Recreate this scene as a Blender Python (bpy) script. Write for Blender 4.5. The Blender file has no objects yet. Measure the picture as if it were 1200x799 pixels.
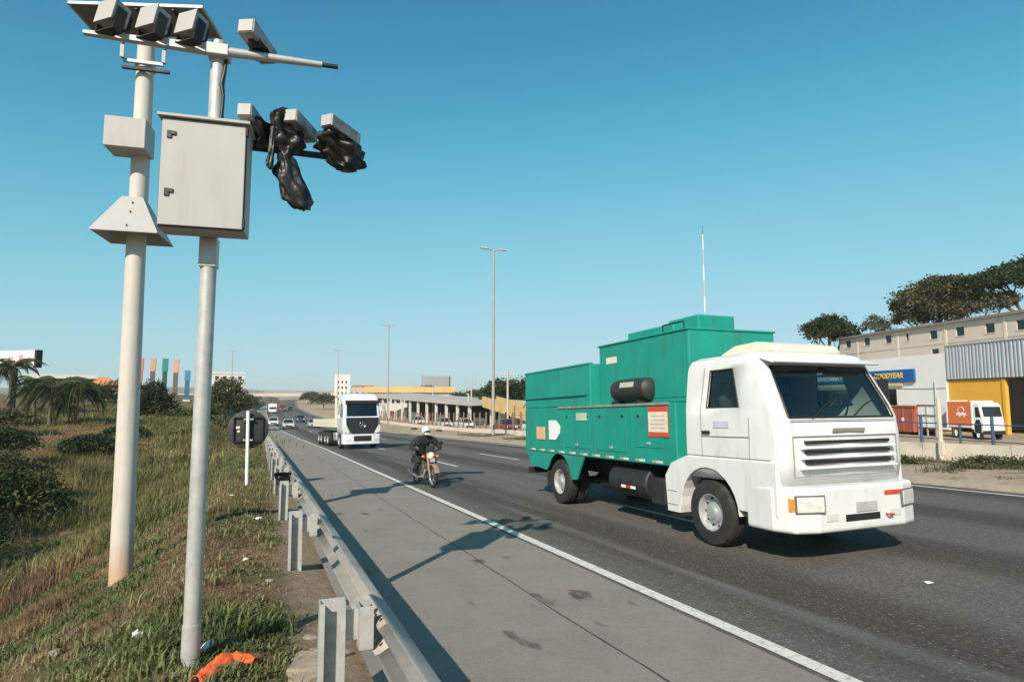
import bpy, bmesh, math, random
import numpy as np
from mathutils import Vector, Matrix, Euler, noise
from mathutils.geometry import tessellate_polygon
R = math.radians
random.seed(7); rng = np.random.default_rng(11)
scene = bpy.context.scene
COL = scene.collection

# ------------------------------------------------------------------ camera, sky, sun
cam_d = bpy.data.cameras.new('camera'); cam = bpy.data.objects.new('camera', cam_d); COL.objects.link(cam)
cam_d.sensor_width = 36; cam_d.lens = 21.6; cam_d.clip_start = 0.05; cam_d.clip_end = 20000
cam.location = (0, 0, 2.0)
PHI, TH = R(22.2), R(5.28)
cdir = Vector((math.sin(PHI)*math.cos(TH), math.cos(PHI)*math.cos(TH), math.sin(TH)))
cam.rotation_euler = cdir.to_track_quat('-Z', 'Y').to_euler()
scene.camera = cam

SUN = Vector((0.94, 1.1, -1.0)).normalized()           # direction the light travels
sun_el = math.asin(-SUN.z); sun_az = math.atan2(-SUN.x, -SUN.y)
w = bpy.data.worlds.new('World'); scene.world = w; w.use_nodes = True
nt = w.node_tree; bg = nt.nodes['Background']
sky = nt.nodes.new('ShaderNodeTexSky'); sky.sky_type = 'NISHITA'; sky.sun_disc = False
sky.sun_elevation = sun_el; sky.sun_rotation = sun_az % (2*math.pi)
sky.air_density = 1.0; sky.dust_density = 0.9; sky.ozone_density = 1.6; sky.altitude = 800
k_in = nt.nodes.new('ShaderNodeVectorMath'); k_in.operation = 'SCALE'; k_in.inputs['Scale'].default_value = 0.11
grade = nt.nodes.new('ShaderNodeRGBCurve')                     # film response of the photograph's sky: flatter, cyan
k_out = nt.nodes.new('ShaderNodeVectorMath'); k_out.operation = 'SCALE'; k_out.inputs['Scale'].default_value = 1/0.11
for ch, pts in enumerate((((.102,.036),(.181,.105),(.283,.20),(.597,.345)), ((.175,.206),(.296,.375),(.451,.48),(.823,.57)), ((.319,.359),(.503,.52),(.694,.60),(.93,.66)))):
    cv = grade.mapping.curves[ch]
    cv.points[-1].location = (1.0, (.42,.60,.67)[ch])
    for p in pts: cv.points.new(*p)
grade.mapping.update()
nt.links.new(sky.outputs[0], k_in.inputs[0]); nt.links.new(k_in.outputs[0], grade.inputs['Color'])
nt.links.new(grade.outputs[0], k_out.inputs[0]); nt.links.new(k_out.outputs[0], bg.inputs[0])
bg.inputs[1].default_value = 0.11
sl = bpy.data.lights.new('sun', 'SUN'); sl.energy = 4.6; sl.angle = R(0.5); sl.color = (1.0, 0.89, 0.75)
so = bpy.data.objects.new('sun', sl); COL.objects.link(so); so.rotation_euler = SUN.to_track_quat('-Z', 'Y').to_euler()
so.location = (-20, -20, 40)
vs = scene.view_settings; vs.view_transform = 'Standard'; vs.look = 'None'; vs.exposure = 0.35; vs.gamma = 1.0
vs.use_curve_mapping = False
scene.cycles.max_bounces = 6; scene.cycles.transparent_max_bounces = 8

# ------------------------------------------------------------------ materials
MATS = {}
def M(name, col, rough=0.6, metal=0.0, var=0.12, scale=4.0, bump=0.0, bscale=None, spec=0.5, col2=None, coat=0.0, dirt=None, detail=5, emit=None):
    """procedural principled material: base colour broken up by noise, optional bump and dirt"""
    if name in MATS: return MATS[name]
    m = bpy.data.materials.new(name); m.use_nodes = True; t = m.node_tree; N = t.nodes; L = t.links
    b = N['Principled BSDF']; b.inputs['Roughness'].default_value = rough; b.inputs['Metallic'].default_value = metal
    b.inputs['Specular IOR Level'].default_value = spec; b.inputs['Coat Weight'].default_value = coat
    tc = N.new('ShaderNodeTexCoord')
    nz = N.new('ShaderNodeTexNoise'); nz.inputs['Scale'].default_value = scale; nz.inputs['Detail'].default_value = detail; nz.inputs['Roughness'].default_value = 0.62
    L.new(tc.outputs['Object'], nz.inputs['Vector'])
    rp = N.new('ShaderNodeValToRGB'); rp.color_ramp.elements[0].position = 0.32; rp.color_ramp.elements[1].position = 0.68
    c = Vector(col[:3]); d = Vector(col2[:3]) if col2 else c*(1+var)
    if not col2: c = c*(1-var)
    rp.color_ramp.elements[0].color = (*c, 1); rp.color_ramp.elements[1].color = (*d, 1)
    L.new(nz.outputs['Fac'], rp.inputs['Fac']); out = rp.outputs['Color']
    if dirt:                                             # (colour, scale, threshold, amount)
        dz = N.new('ShaderNodeTexNoise'); dz.inputs['Scale'].default_value = dirt[1]; dz.inputs['Detail'].default_value = 7; dz.inputs['Roughness'].default_value = .7
        L.new(tc.outputs['Object'], dz.inputs['Vector'])
        mr = N.new('ShaderNodeMapRange'); mr.inputs['From Min'].default_value = dirt[2]; mr.inputs['From Max'].default_value = dirt[2]+.18; mr.inputs['To Max'].default_value = dirt[3]
        L.new(dz.outputs['Fac'], mr.inputs['Value'])
        mx = N.new('ShaderNodeMix'); mx.data_type = 'RGBA'; mx.inputs[7].default_value = (*dirt[0], 1)
        L.new(mr.outputs[0], mx.inputs[0]); L.new(out, mx.inputs[6]); out = mx.outputs[2]
    L.new(out, b.inputs['Base Color'])
    if bump:
        bz = N.new('ShaderNodeTexNoise'); bz.inputs['Scale'].default_value = bscale or scale*6; bz.inputs['Detail'].default_value = 6
        L.new(tc.outputs['Object'], bz.inputs['Vector'])
        bp = N.new('ShaderNodeBump'); bp.inputs['Strength'].default_value = 1.0; bp.inputs['Distance'].default_value = bump
        L.new(bz.outputs['Fac'], bp.inputs['Height']); L.new(bp.outputs[0], b.inputs['Normal'])
    MATS[name] = m; return m

def leaf_mat(name, c0, c1, c2, scale=0.6, rough=0.65):
    m = bpy.data.materials.new(name); m.use_nodes = True; t = m.node_tree; N = t.nodes; L = t.links
    b = N['Principled BSDF']; b.inputs['Roughness'].default_value = rough; b.inputs['Specular IOR Level'].default_value = .25
    g = N.new('ShaderNodeNewGeometry'); tc = N.new('ShaderNodeTexCoord')
    nz = N.new('ShaderNodeTexNoise'); nz.inputs['Scale'].default_value = scale; nz.inputs['Detail'].default_value = 3
    L.new(tc.outputs['Object'], nz.inputs['Vector'])
    ad = N.new('ShaderNodeMath'); ad.operation = 'MULTIPLY_ADD'; ad.inputs[1].default_value = .45
    L.new(g.outputs['Random Per Island'], ad.inputs[0])
    s2 = N.new('ShaderNodeMath'); s2.operation = 'MULTIPLY_ADD'; s2.inputs[1].default_value = 1.7; s2.inputs[2].default_value = -.55
    L.new(nz.outputs['Fac'], s2.inputs[0]); L.new(s2.outputs[0], ad.inputs[2])
    rp = N.new('ShaderNodeValToRGB'); e = rp.color_ramp.elements
    e[0].position = .15; e[0].color = (*c0, 1); e[1].position = .95; e[1].color = (*c2, 1)
    k = e.new(.55); k.color = (*c1, 1)
    L.new(ad.outputs[0], rp.inputs['Fac']); L.new(rp.outputs['Color'], b.inputs['Base Color'])
    tr = N.new('ShaderNodeBsdfTranslucent'); L.new(rp.outputs['Color'], tr.inputs['Color'])
    mx = N.new('ShaderNodeMixShader'); mx.inputs[0].default_value = .22
    L.new(b.outputs[0], mx.inputs[1]); L.new(tr.outputs[0], mx.inputs[2]); L.new(mx.outputs[0], N['Material Output'].inputs['Surface'])
    MATS[name] = m; return m

def glass_mat(name, tintc=(.75, .85, .82), refl=.10, rough=.02, ior=1.5):
    m = bpy.data.materials.new(name); m.use_nodes = True; t = m.node_tree; N = t.nodes; L = t.links
    N.remove(N['Principled BSDF'])
    tr = N.new('ShaderNodeBsdfTransparent'); tr.inputs[0].default_value = (*tintc, 1)
    gl = N.new('ShaderNodeBsdfGlossy'); gl.inputs['Roughness'].default_value = rough
    fr = N.new('ShaderNodeFresnel'); fr.inputs['IOR'].default_value = ior
    nz = N.new('ShaderNodeTexNoise'); nz.inputs['Scale'].default_value = 3
    ad = N.new('ShaderNodeMath'); ad.operation = 'MULTIPLY_ADD'; ad.inputs[1].default_value = .08
    L.new(nz.outputs['Fac'], ad.inputs[0]); L.new(fr.outputs[0], ad.inputs[2])
    mx = N.new('ShaderNodeMixShader'); L.new(ad.outputs[0], mx.inputs[0]); L.new(tr.outputs[0], mx.inputs[1]); L.new(gl.outputs[0], mx.inputs[2])
    L.new(mx.outputs[0], N['Material Output'].inputs['Surface']); MATS[name] = m; return m

galv = M('galvanised_steel', (.47, .47, .45), .5, .25, .16, 9, .0006, 60, dirt=((.22, .20, .17), 5, .58, .5))
galvrail = M('guardrail_steel', (.32, .295, .265), .6, .12, .14, 5, .0008, 40, dirt=((.20, .16, .12), 3.5, .52, .55))
polepaint = M('pole_white_paint', (.56, .52, .47), .62, 0, .05, 3, .0015, 22, dirt=((.42, .31, .22), 1.3, .62, .6))
def splash(m, z0, z1, colr):                              # earth splashed up the foot of a pole
    t = m.node_tree; N = t.nodes; L = t.links; b = N['Principled BSDF']; src = b.inputs['Base Color'].links[0].from_socket
    tc = N.new('ShaderNodeTexCoord'); sp = N.new('ShaderNodeSeparateXYZ'); L.new(tc.outputs['Object'], sp.inputs[0])
    nz = N.new('ShaderNodeTexNoise'); nz.inputs['Scale'].default_value = 5; nz.inputs['Detail'].default_value = 6; L.new(tc.outputs['Object'], nz.inputs['Vector'])
    ad = N.new('ShaderNodeMath'); ad.operation = 'MULTIPLY_ADD'; ad.inputs[1].default_value = .5; L.new(nz.outputs['Fac'], ad.inputs[0]); L.new(sp.outputs['Z'], ad.inputs[2])
    mr = N.new('ShaderNodeMapRange'); mr.inputs['From Min'].default_value = z1; mr.inputs['From Max'].default_value = z0; mr.inputs['To Max'].default_value = .85; L.new(ad.outputs[0], mr.inputs['Value'])
    mx = N.new('ShaderNodeMix'); mx.data_type = 'RGBA'; mx.inputs[7].default_value = (*colr,1); L.new(mr.outputs[0], mx.inputs[0]); L.new(src, mx.inputs[6]); L.new(mx.outputs[2], b.inputs['Base Color'])
splash(polepaint, .30, 1.0, (.52,.30,.17))
cabgrey = M('cabinet_paint', (.41, .40, .385), .45, 0, .03, 3, dirt=((.40, .36, .31), 2.2, .66, .35))
steelgrey = M('zinc_paint', (.42, .42, .41), .45, .2, .08, 8)
camdirty = M('camera_housing_dirty', (.40, .38, .35), .5, .1, .15, 7, dirt=((.05, .045, .04), 7, .46, .85))
black = M('black_plastic', (.018, .018, .018), .45, 0, .2, 8)
rubber = M('rubber_tyre', (.022, .021, .020), .8, 0, .25, 12, .001, 60, dirt=((.10, .085, .07), 4, .55, .5))
bag = M('black_bag_film', (.014, .013, .012), .42, 0, .4, 8, .006, 26, dirt=((.10, .085, .065), 6, .56, .6))
darksteel = M('dark_chassis', (.03, .03, .03), .6, .3, .3, 6, dirt=((.09, .07, .05), 3, .55, .5))
trwhite = M('truck_white_paint', (.70, .70, .685), .36, 0, .03, 2.5, coat=.25, dirt=((.45, .41, .36), 1.8, .56, .45))
def streaks(m, colr, amt, scale=(3.2,3.2,.35), lo=.52, hi=.70):   # rain-washed dirt runs, drawn out vertically
    t = m.node_tree; N = t.nodes; L = t.links; b = N['Principled BSDF']; src = b.inputs['Base Color'].links[0].from_socket
    tc = N.new('ShaderNodeTexCoord'); mp = N.new('ShaderNodeMapping'); mp.inputs['Scale'].default_value = scale; L.new(tc.outputs['Object'], mp.inputs[0])
    nz = N.new('ShaderNodeTexNoise'); nz.inputs['Scale'].default_value = 2.2; nz.inputs['Detail'].default_value = 8; nz.inputs['Roughness'].default_value = .7; L.new(mp.outputs[0], nz.inputs['Vector'])
    mr = N.new('ShaderNodeMapRange'); mr.inputs['From Min'].default_value = lo; mr.inputs['From Max'].default_value = hi; mr.inputs['To Max'].default_value = amt; L.new(nz.outputs['Fac'], mr.inputs['Value'])
    mx = N.new('ShaderNodeMix'); mx.data_type = 'RGBA'; mx.inputs[7].default_value = (*colr,1); L.new(mr.outputs[0], mx.inputs[0]); L.new(src, mx.inputs[6]); L.new(mx.outputs[2], b.inputs['Base Color'])
    ro = N.new('ShaderNodeMapRange'); ro.inputs['To Min'].default_value = b.inputs['Roughness'].default_value; ro.inputs['To Max'].default_value = .75; L.new(nz.outputs['Fac'], ro.inputs['Value']); L.new(ro.outputs[0], b.inputs['Roughness'])
trgreen = M('truck_teal_paint', (.006, .27, .205), .40, 0, .10, 1.6, coat=.15, dirt=((.03, .17, .13), 1.2, .58, .55))
streaks(trgreen, (.05,.12,.09), .55); streaks(trwhite, (.40,.36,.31), .28); streaks(cabgrey, (.30,.27,.23), .22, (6,6,.5)); streaks(polepaint, (.36,.30,.23), .45, (5,5,.25))
cream = M('cream_paint', (.72, .66, .53), .5, 0, .05, 3)
chrome = M('chrome', (.72, .72, .72), .18, 1, .05, 6)
rimmat = M('rim_silver', (.62, .62, .61), .35, .6, .08, 9, dirt=((.2, .17, .14), 6, .58, .5))
silver = M('silver_paint', (.70, .72, .74), .32, .10, .05, 4, coat=.3)
redplas = M('red_plastic', (.55, .03, .02), .35, 0, .1, 8)
orangeplas = M('orange_plastic', (.75, .22, .03), .35, 0, .1, 8)
lens = M('lamp_lens', (.62, .62, .58), .12, 0, .1, 12, spec=.8)
whitep = M('white_paint', (.80, .79, .77), .6, 0, .04, 2.5, dirt=((.55, .50, .43), .9, .62, .4))
glassd = glass_mat('windscreen_glass', (.62, .74, .70))
glass_side = glass_mat('side_glass', (.42,.50,.47), ior=1.18)
glassb = glass_mat('dark_glass', (.10, .13, .13))
interior = M('dark_trim', (.035, .034, .032), .8, 0, .2, 6)
bark = M('bark', (.13, .095, .065), .9, 0, .3, 5, .01, 20)

# ------------------------------------------------------------------ mesh helpers
def tag(o, label=None, cat=None, group=None, kind=None):
    if label: o['label'] = label
    if cat: o['category'] = cat
    if group: o['group'] = group
    if kind: o['kind'] = kind
    return o
def thing(name, label, cat, loc=(0, 0, 0), rz=0.0, group=None, rx=0.0):
    o = bpy.data.objects.new(name, None); COL.objects.link(o); o.empty_display_size = .2
    o.location = loc; o.rotation_euler = (rx, 0, rz); return tag(o, label, cat, group)
def link(name, me, mat, parent=None):
    o = bpy.data.objects.new(name, me); COL.objects.link(o)
    if mat and not me.materials: me.materials.append(mat)
    if parent: o.parent = parent
    return o
def copy_tree(o, parent=None):
    c = o.copy(); COL.objects.link(c); c.parent = parent
    for ch in list(o.children): copy_tree(ch, c)
    return c

class MB:
    def __init__(s): s.v = []; s.f = []
    def add(s, vs, fs, T=None):
        o = len(s.v)
        s.v += [tuple(T @ Vector(p)) for p in vs] if T is not None else [tuple(p) for p in vs]
        s.f += [tuple(i+o for i in f) for f in fs]; return s
    def box(s, c, d, rot=None):
        x, y, z = [k/2 for k in d]
        vs = [(-x,-y,-z),(x,-y,-z),(x,y,-z),(-x,y,-z),(-x,-y,z),(x,-y,z),(x,y,z),(-x,y,z)]
        T = Matrix.Translation(c)
        if rot is not None: T = T @ (rot if isinstance(rot, Matrix) else Euler(rot).to_matrix().to_4x4())
        return s.add(vs, [(0,3,2,1),(4,5,6,7),(0,1,5,4),(1,2,6,5),(2,3,7,6),(3,0,4,7)], T)
    def bx(s, x0, x1, y0, y1, z0, z1): return s.box(((x0+x1)/2,(y0+y1)/2,(z0+z1)/2), (abs(x1-x0),abs(y1-y0),abs(z1-z0)))
    def tube(s, pts, rad, n=10, cap=True):
        pts = [Vector(p) for p in pts]; m = len(pts)
        if not hasattr(rad, '__len__'): rad = [rad]*m
        t0 = (pts[1]-pts[0]).normalized(); up = Vector((0,0,1)) if abs(t0.z) < .9 else Vector((1,0,0))
        u = t0.cross(up).normalized(); vs = []; fs = []
        for i, p in enumerate(pts):
            t = (pts[min(i+1,m-1)]-pts[max(i-1,0)]).normalized()
            u = (u - t*u.dot(t)).normalized(); q = t.cross(u)
            for k in range(n):
                a = 2*math.pi*k/n; vs.append(p + (u*math.cos(a)+q*math.sin(a))*rad[i])
        for i in range(m-1):
            for k in range(n): fs.append((i*n+k, i*n+(k+1)%n, (i+1)*n+(k+1)%n, (i+1)*n+k))
        if cap: fs += [tuple(range(n-1,-1,-1)), tuple((m-1)*n+k for k in range(n))]
        return s.add(vs, fs)
    def prism(s, poly, a, b, axis='x', T=None):
        n = len(poly)
        def mk(p, h): return {'x': (h,p[0],p[1]), 'y': (p[0],h,p[1]), 'z': (p[0],p[1],h)}[axis]
        vs = [mk(p,a) for p in poly]+[mk(p,b) for p in poly]
        fs = [(i,(i+1)%n,n+(i+1)%n,n+i) for i in range(n)]
        for t in tessellate_polygon([[Vector((p[0],p[1],0)) for p in poly]]): fs += [tuple(t), tuple(n+i for i in reversed(t))]
        return s.add(vs, fs, T)
    def plate(s, outer, holes, a, b, axis='y', T=None):
        """flat plate with openings, extruded from a to b along axis"""
        loops = [outer]+holes; flat = [p for l in loops for p in l]; n = len(flat)
        def mk(p, h): return {'x': (h,p[0],p[1]), 'y': (p[0],h,p[1]), 'z': (p[0],p[1],h)}[axis]
        vs = [mk(p,a) for p in flat]+[mk(p,b) for p in flat]; fs = []
        for t in tessellate_polygon([[Vector((p[0],p[1],0)) for p in l] for l in loops]): fs += [tuple(t), tuple(n+i for i in reversed(t))]
        o = 0
        for l in loops:
            k = len(l)
            for i in range(k): fs.append((o+i, o+(i+1)%k, n+o+(i+1)%k, n+o+i))
            o += k
        return s.add(vs, fs, T)
    def rev(s, prof, n=20, T=None):
        """revolve (radius, x) profile about the local X axis"""
        vs = []; fs = []; m = len(prof)
        for (r, x) in prof:
            for k in range(n): a = 2*math.pi*k/n; vs.append((x, r*math.cos(a), r*math.sin(a)))
        for i in range(m-1):
            for k in range(n): fs.append((i*n+k, i*n+(k+1)%n, (i+1)*n+(k+1)%n, (i+1)*n+k))
        return s.add(vs, fs, T)
    def sphere(s, c, r, nu=14, nv=9, rot=None, fn=None):
        if not hasattr(r, '__len__'): r = (r, r, r)
        vs = []; fs = []
        for j in range(nv+1):
            th = math.pi*j/nv
            for i in range(nu):
                ph = 2*math.pi*i/nu; p = Vector((math.sin(th)*math.cos(ph), math.sin(th)*math.sin(ph), math.cos(th)))
                k = fn(p) if fn else 1.0
                vs.append((p.x*r[0]*k, p.y*r[1]*k, p.z*r[2]*k))
        for j in range(nv):
            for i in range(nu): fs.append((j*nu+i, (j+1)*nu+i, (j+1)*nu+(i+1)%nu, j*nu+(i+1)%nu))
        T = Matrix.Translation(c)
        if rot is not None: T = T @ Euler(rot).to_matrix().to_4x4()
        return s.add(vs, fs, T)
    def mesh(s, name, smooth=None):
        me = bpy.data.meshes.new(name); me.from_pydata(s.v, [], s.f)
        b = bmesh.new(); b.from_mesh(me); bmesh.ops.remove_doubles(b, verts=b.verts, dist=1e-5); bmesh.ops.recalc_face_normals(b, faces=b.faces); b.to_mesh(me); b.free()
        if smooth:
            me.polygons.foreach_set('use_smooth', [True]*len(me.polygons)); me.set_sharp_from_angle(angle=R(smooth))
        return me
    def build(s, name, mat, parent=None, smooth=None, bev=None, seg=2, kind=None):
        o = link(name, s.mesh(name, smooth), mat, parent)
        if bev:
            md = o.modifiers.new('bevel', 'BEVEL'); md.width = bev; md.segments = seg; md.limit_method = 'ANGLE'; md.angle_limit = R(35)
        if kind: o['kind'] = kind
        return o
def tube(name, mat, parent, pts, rad, n=10, smooth=60): return MB().tube(pts, rad, n).build(name, mat, parent, smooth)
def box(name, mat, parent, x0, x1, y0, y1, z0, z1, bev=None): return MB().bx(x0,x1,y0,y1,z0,z1).build(name, mat, parent, None, bev)
def text_mesh(name, body, size, mat, parent, T, extrude=.01, bold=0.0, ax='CENTER', shear=0.0):
    cu = bpy.data.curves.new(name, 'FONT'); cu.body = body; cu.size = size; cu.extrude = extrude; cu.offset = bold
    cu.align_x = ax; cu.align_y = 'CENTER'; cu.resolution_u = 3; cu.shear = shear
    t = bpy.data.objects.new(name+'_tmp', cu); COL.objects.link(t); bpy.context.view_layer.update()
    me = bpy.data.meshes.new_from_object(t.evaluated_get(bpy.context.evaluated_depsgraph_get())); bpy.data.objects.remove(t)
    me.materials.clear(); me.name = name; o = link(name, me, mat, parent); o.matrix_local = T; return o

# ------------------------------------------------------------------ lie of the land
def sstep(a, b, x): t = np.clip((x-a)/(b-a), 0, 1); return t*t*(3-2*t)
def vnoise(x, y, sc, seed=0):
    x = np.asarray(x, float)*sc+seed*17.3; y = np.asarray(y, float)*sc+seed*5.7
    xi = np.floor(x); yi = np.floor(y); fx = x-xi; fy = y-yi; fx = fx*fx*(3-2*fx); fy = fy*fy*(3-2*fy)
    def h(a, b): v = np.sin(a*127.1+b*311.7+seed*74.7)*43758.5453; return v-np.floor(v)
    return (h(xi,yi)*(1-fx)+h(xi+1,yi)*fx)*(1-fy)+(h(xi,yi+1)*(1-fx)+h(xi+1,yi+1)*fx)*fy
def zr(y):                                               # height of the carriageway
    y = np.asarray(y, float); s = .033
    t = y-50
    z = np.where(y < 50, -s*y, np.where(y < 130, -s*50-s*(t-t*t/160), -2.97))
    u = np.clip(y-180, 0, None)
    return z + np.where(u < 50, .01*u*u/100, .25+.01*(u-50)) - .01*np.clip(y-520, 0, None)
def sx(y):                                               # sideways bend of the road
    y = np.asarray(y, float)
    return -2.2*sstep(40, 150, y) + .00013*np.clip(y-190, 0, 330)**2 + np.clip(y-520, 0, None)*.086
BA = np.array([49.97, 31.93]); BB = np.array([.28, .96]); BN = np.array([.96, -.28])
def ground(x, y):
    x = np.asarray(x, float); y = np.asarray(y, float); xr = x-sx(y); r = zr(y)
    # left: shoulder, embankment, hollow, far plateau
    d = np.clip(-.75-xr, 0, None)
    fall = np.where(d < 4.5, .5*d-.0*d, 2.25+.5*(d-4.5)*np.exp(-np.clip(d-4.5,0,20)/3.0))
    near = r+.13-fall-.12*sstep(-.25, .6, xr)
    plat = -.75+1.1*sstep(10, 30, d)+.012*np.clip(y-60, 0, 250)
    wgt = np.maximum(sstep(34, 72, y)*sstep(0, 5, d), sstep(9, 22, d+ (y-20)*.05))
    zl = near*(1-wgt)+plat*wgt
    zl = zl + sstep(-.1,-1.2,xr)*((vnoise(x,y,.35,1)-.5)*.45*sstep(0,6,d) + (vnoise(x,y,1.1,2)-.5)*.16 + (vnoise(x,y,3.3,3)-.5)*.06)
    # right: verge, yard, hill
    yard = -.55-1.9*sstep(45, 90, y)+.004*np.clip(y-110, 0, 400)
    ww = sstep(25, 38, xr)
    zrt = (r+.22)*(1-ww)+yard*ww+(vnoise(x,y,.8,5)-.5)*.14*sstep(17.7,19,xr)*(1-ww)
    off = (x-BA[0])*BN[0]+(y-BA[1])*BN[1]; s = (x-BA[0])*BB[0]+(y-BA[1])*BB[1]
    zrt = zrt+11.2*sstep(21, 40, off)*(1-sstep(22, 60, s))+5.0*sstep(20, 90, off)*sstep(22,60,s)*(1-sstep(160,300,s))
    z = np.where(xr < .62, zl, np.where(xr < 17.55, r-.07, zrt))
    dist = np.hypot(x, y)
    z = z + sstep(900, 2600, dist)*(38*vnoise(x,y,.0011,8)+22*vnoise(x,y,.004,9)-8)
    return z
def gz(x, y): return float(ground(x, y))

# ground sheet
def axis(parts):
    out = []
    for a, b, st in parts: out += list(np.arange(a, b, st))
    return np.array(out)
gx = axis([(-3600,-600,300),(-600,-120,48),(-120,-40,8),(-40,-12,1.4),(-12,1,.3),(1,17,2),(17,30,.8),(30,120,3),(120,600,40),(600,3601,300)])
gy = axis([(-600,-20,40),(-20,0,2),(0,30,.35),(30,70,.9),(70,140,2.5),(140,420,10),(420,1200,60),(1200,4201,300)])
XX, YY = np.meshgrid(gx, gy); ZZ = ground(XX, YY)
me = bpy.data.meshes.new('ground'); nx, ny = len(gx), len(gy)
vv = np.stack([XX, YY, ZZ], -1).reshape(-1, 3)
ii = np.arange(nx*ny).reshape(ny, nx); ff = np.stack([ii[:-1,:-1], ii[:-1,1:], ii[1:,1:], ii[1:,:-1]], -1).reshape(-1, 4)
me.from_pydata(vv.tolist(), [], ff.tolist()); me.polygons.foreach_set('use_smooth', [True]*len(me.polygons))
gm = bpy.data.materials.new('ground_soil'); gm.use_nodes = True; t = gm.node_tree; N = t.nodes; L = t.links
b = N['Principled BSDF']; b.inputs['Roughness'].default_value = .95; b.inputs['Specular IOR Level'].default_value = .15
tc = N.new('ShaderNodeTexCoord')
def noise_n(sc, det=6, ro=.65):
    n = N.new('ShaderNodeTexNoise'); n.inputs['Scale'].default_value = sc; n.inputs['Detail'].default_value = det; n.inputs['Roughness'].default_value = ro
    L.new(tc.outputs['Object'], n.inputs['Vector']); return n.outputs['Fac']
def ramp(fac, stops):
    r = N.new('ShaderNodeValToRGB'); e = r.color_ramp.elements
    e[0].position, e[0].color = stops[0][0], (*stops[0][1],1); e[1].position, e[1].color = stops[-1][0], (*stops[-1][1],1)
    for p, c in stops[1:-1]: k = e.new(p); k.color = (*c,1)
    L.new(fac, r.inputs['Fac']); return r.outputs['Color']
def mixc(f, a, c):
    m = N.new('ShaderNodeMix'); m.data_type = 'RGBA'; L.new(f, m.inputs[0]); L.new(a, m.inputs[6]); L.new(c, m.inputs[7]); return m.outputs[2]
def maprange(v, a, c):
    m = N.new('ShaderNodeMapRange'); m.inputs['From Min'].default_value = a; m.inputs['From Max'].default_value = c; L.new(v, m.inputs['Value']); return m.outputs[0]
soil = ramp(noise_n(2.2), [(.3,(.12,.064,.034)),(.5,(.20,.115,.064)),(.62,(.27,.18,.11)),(.75,(.155,.088,.048))])
turf = ramp(noise_n(5.0), [(.3,(.04,.05,.018)),(.55,(.10,.115,.042)),(.75,(.18,.16,.08))])
redm = ramp(noise_n(1.3), [(.35,(.24,.10,.05)),(.7,(.38,.20,.11))])
tan = ramp(noise_n(1.7), [(.3,(.31,.225,.155)),(.5,(.43,.33,.24)),(.72,(.33,.26,.175))])
col = mixc(maprange(noise_n(.55), .44, .56), soil, turf)
col = mixc(maprange(noise_n(.28), .60, .66), col, redm)
sep = N.new('ShaderNodeSeparateXYZ'); L.new(tc.outputs['Object'], sep.inputs[0])
rb = N.new('ShaderNodeMath'); rb.operation = 'MULTIPLY'; L.new(maprange(sep.outputs['X'], -7.5, -11.0), rb.inputs[0]); L.new(maprange(noise_n(.33), .45, .54), rb.inputs[1])
rc2 = N.new('ShaderNodeMath'); rc2.operation = 'MULTIPLY'; L.new(rb.outputs[0], rc2.inputs[0]); L.new(maprange(sep.outputs['Y'], 75.0, 62.0), rc2.inputs[1])
col = mixc(rc2.outputs[0], col, redm)
col = mixc(maprange(sep.outputs['X'], 12.0, 15.0), col, mixc(maprange(noise_n(.9), .52, .68), tan, turf))
edge = N.new('ShaderNodeMath'); edge.operation = 'MULTIPLY'
L.new(maprange(sep.outputs['X'], .15, .5), edge.inputs[0]); L.new(maprange(sep.outputs['X'], 6.0, 5.0), edge.inputs[1])
col = mixc(edge.outputs[0], col, ramp(noise_n(7), [(.3,(.20,.145,.10)),(.7,(.36,.28,.20))]))
L.new(col, b.inputs['Base Color'])
bp = N.new('ShaderNodeBump'); bp.inputs['Distance'].default_value = .05; L.new(noise_n(9, 8, .75), bp.inputs['Height']); L.new(bp.outputs[0], b.inputs['Normal'])
tag(link('ground', me, gm), kind='structure')

# ------------------------------------------------------------------ road
ry = axis([(-30,60,1.0),(60,180,2.5),(180,700,8.0)])
def strip(name, x0, x1, y0, y1, dz, mat, parent=None, step=None, n=1):
    ys = [y for y in ry if y0 < y < y1]; ys = [y0]+ys+[y1]
    vs = []; fs = []
    for y in ys:
        for k in range(n+1): vs.append((x0+(x1-x0)*k/n+float(sx(y)), y, float(zr(y))+dz))
    for i in range(len(ys)-1):
        for k in range(n): a = i*(n+1)+k; fs.append((a, a+1, a+n+2, a+n+1))
    m = bpy.data.meshes.new(name); m.from_pydata(vs, [], fs); return link(name, m, mat, parent)
am = bpy.data.materials.new('asphalt'); am.use_nodes = True; t = am.node_tree; N = t.nodes; L = t.links
b = N['Principled BSDF']; b.inputs['Roughness'].default_value = .88; b.inputs['Specular IOR Level'].default_value = .2
tc = N.new('ShaderNodeTexCoord'); sep = N.new('ShaderNodeSeparateXYZ'); L.new(tc.outputs['Object'], sep.inputs[0])
mp = N.new('ShaderNodeMapping'); mp.inputs['Scale'].default_value = (1.6, .10, 1); L.new(tc.outputs['Object'], mp.inputs[0])
st = N.new('ShaderNodeTexNoise'); st.inputs['Scale'].default_value = 1.0; st.inputs['Detail'].default_value = 5; L.new(mp.outputs[0], st.inputs['Vector'])
base = ramp(noise_n(22, 10, .85), [(.34,(.045,.041,.036)),(.5,(.115,.105,.093)),(.66,(.23,.215,.195))])
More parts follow.
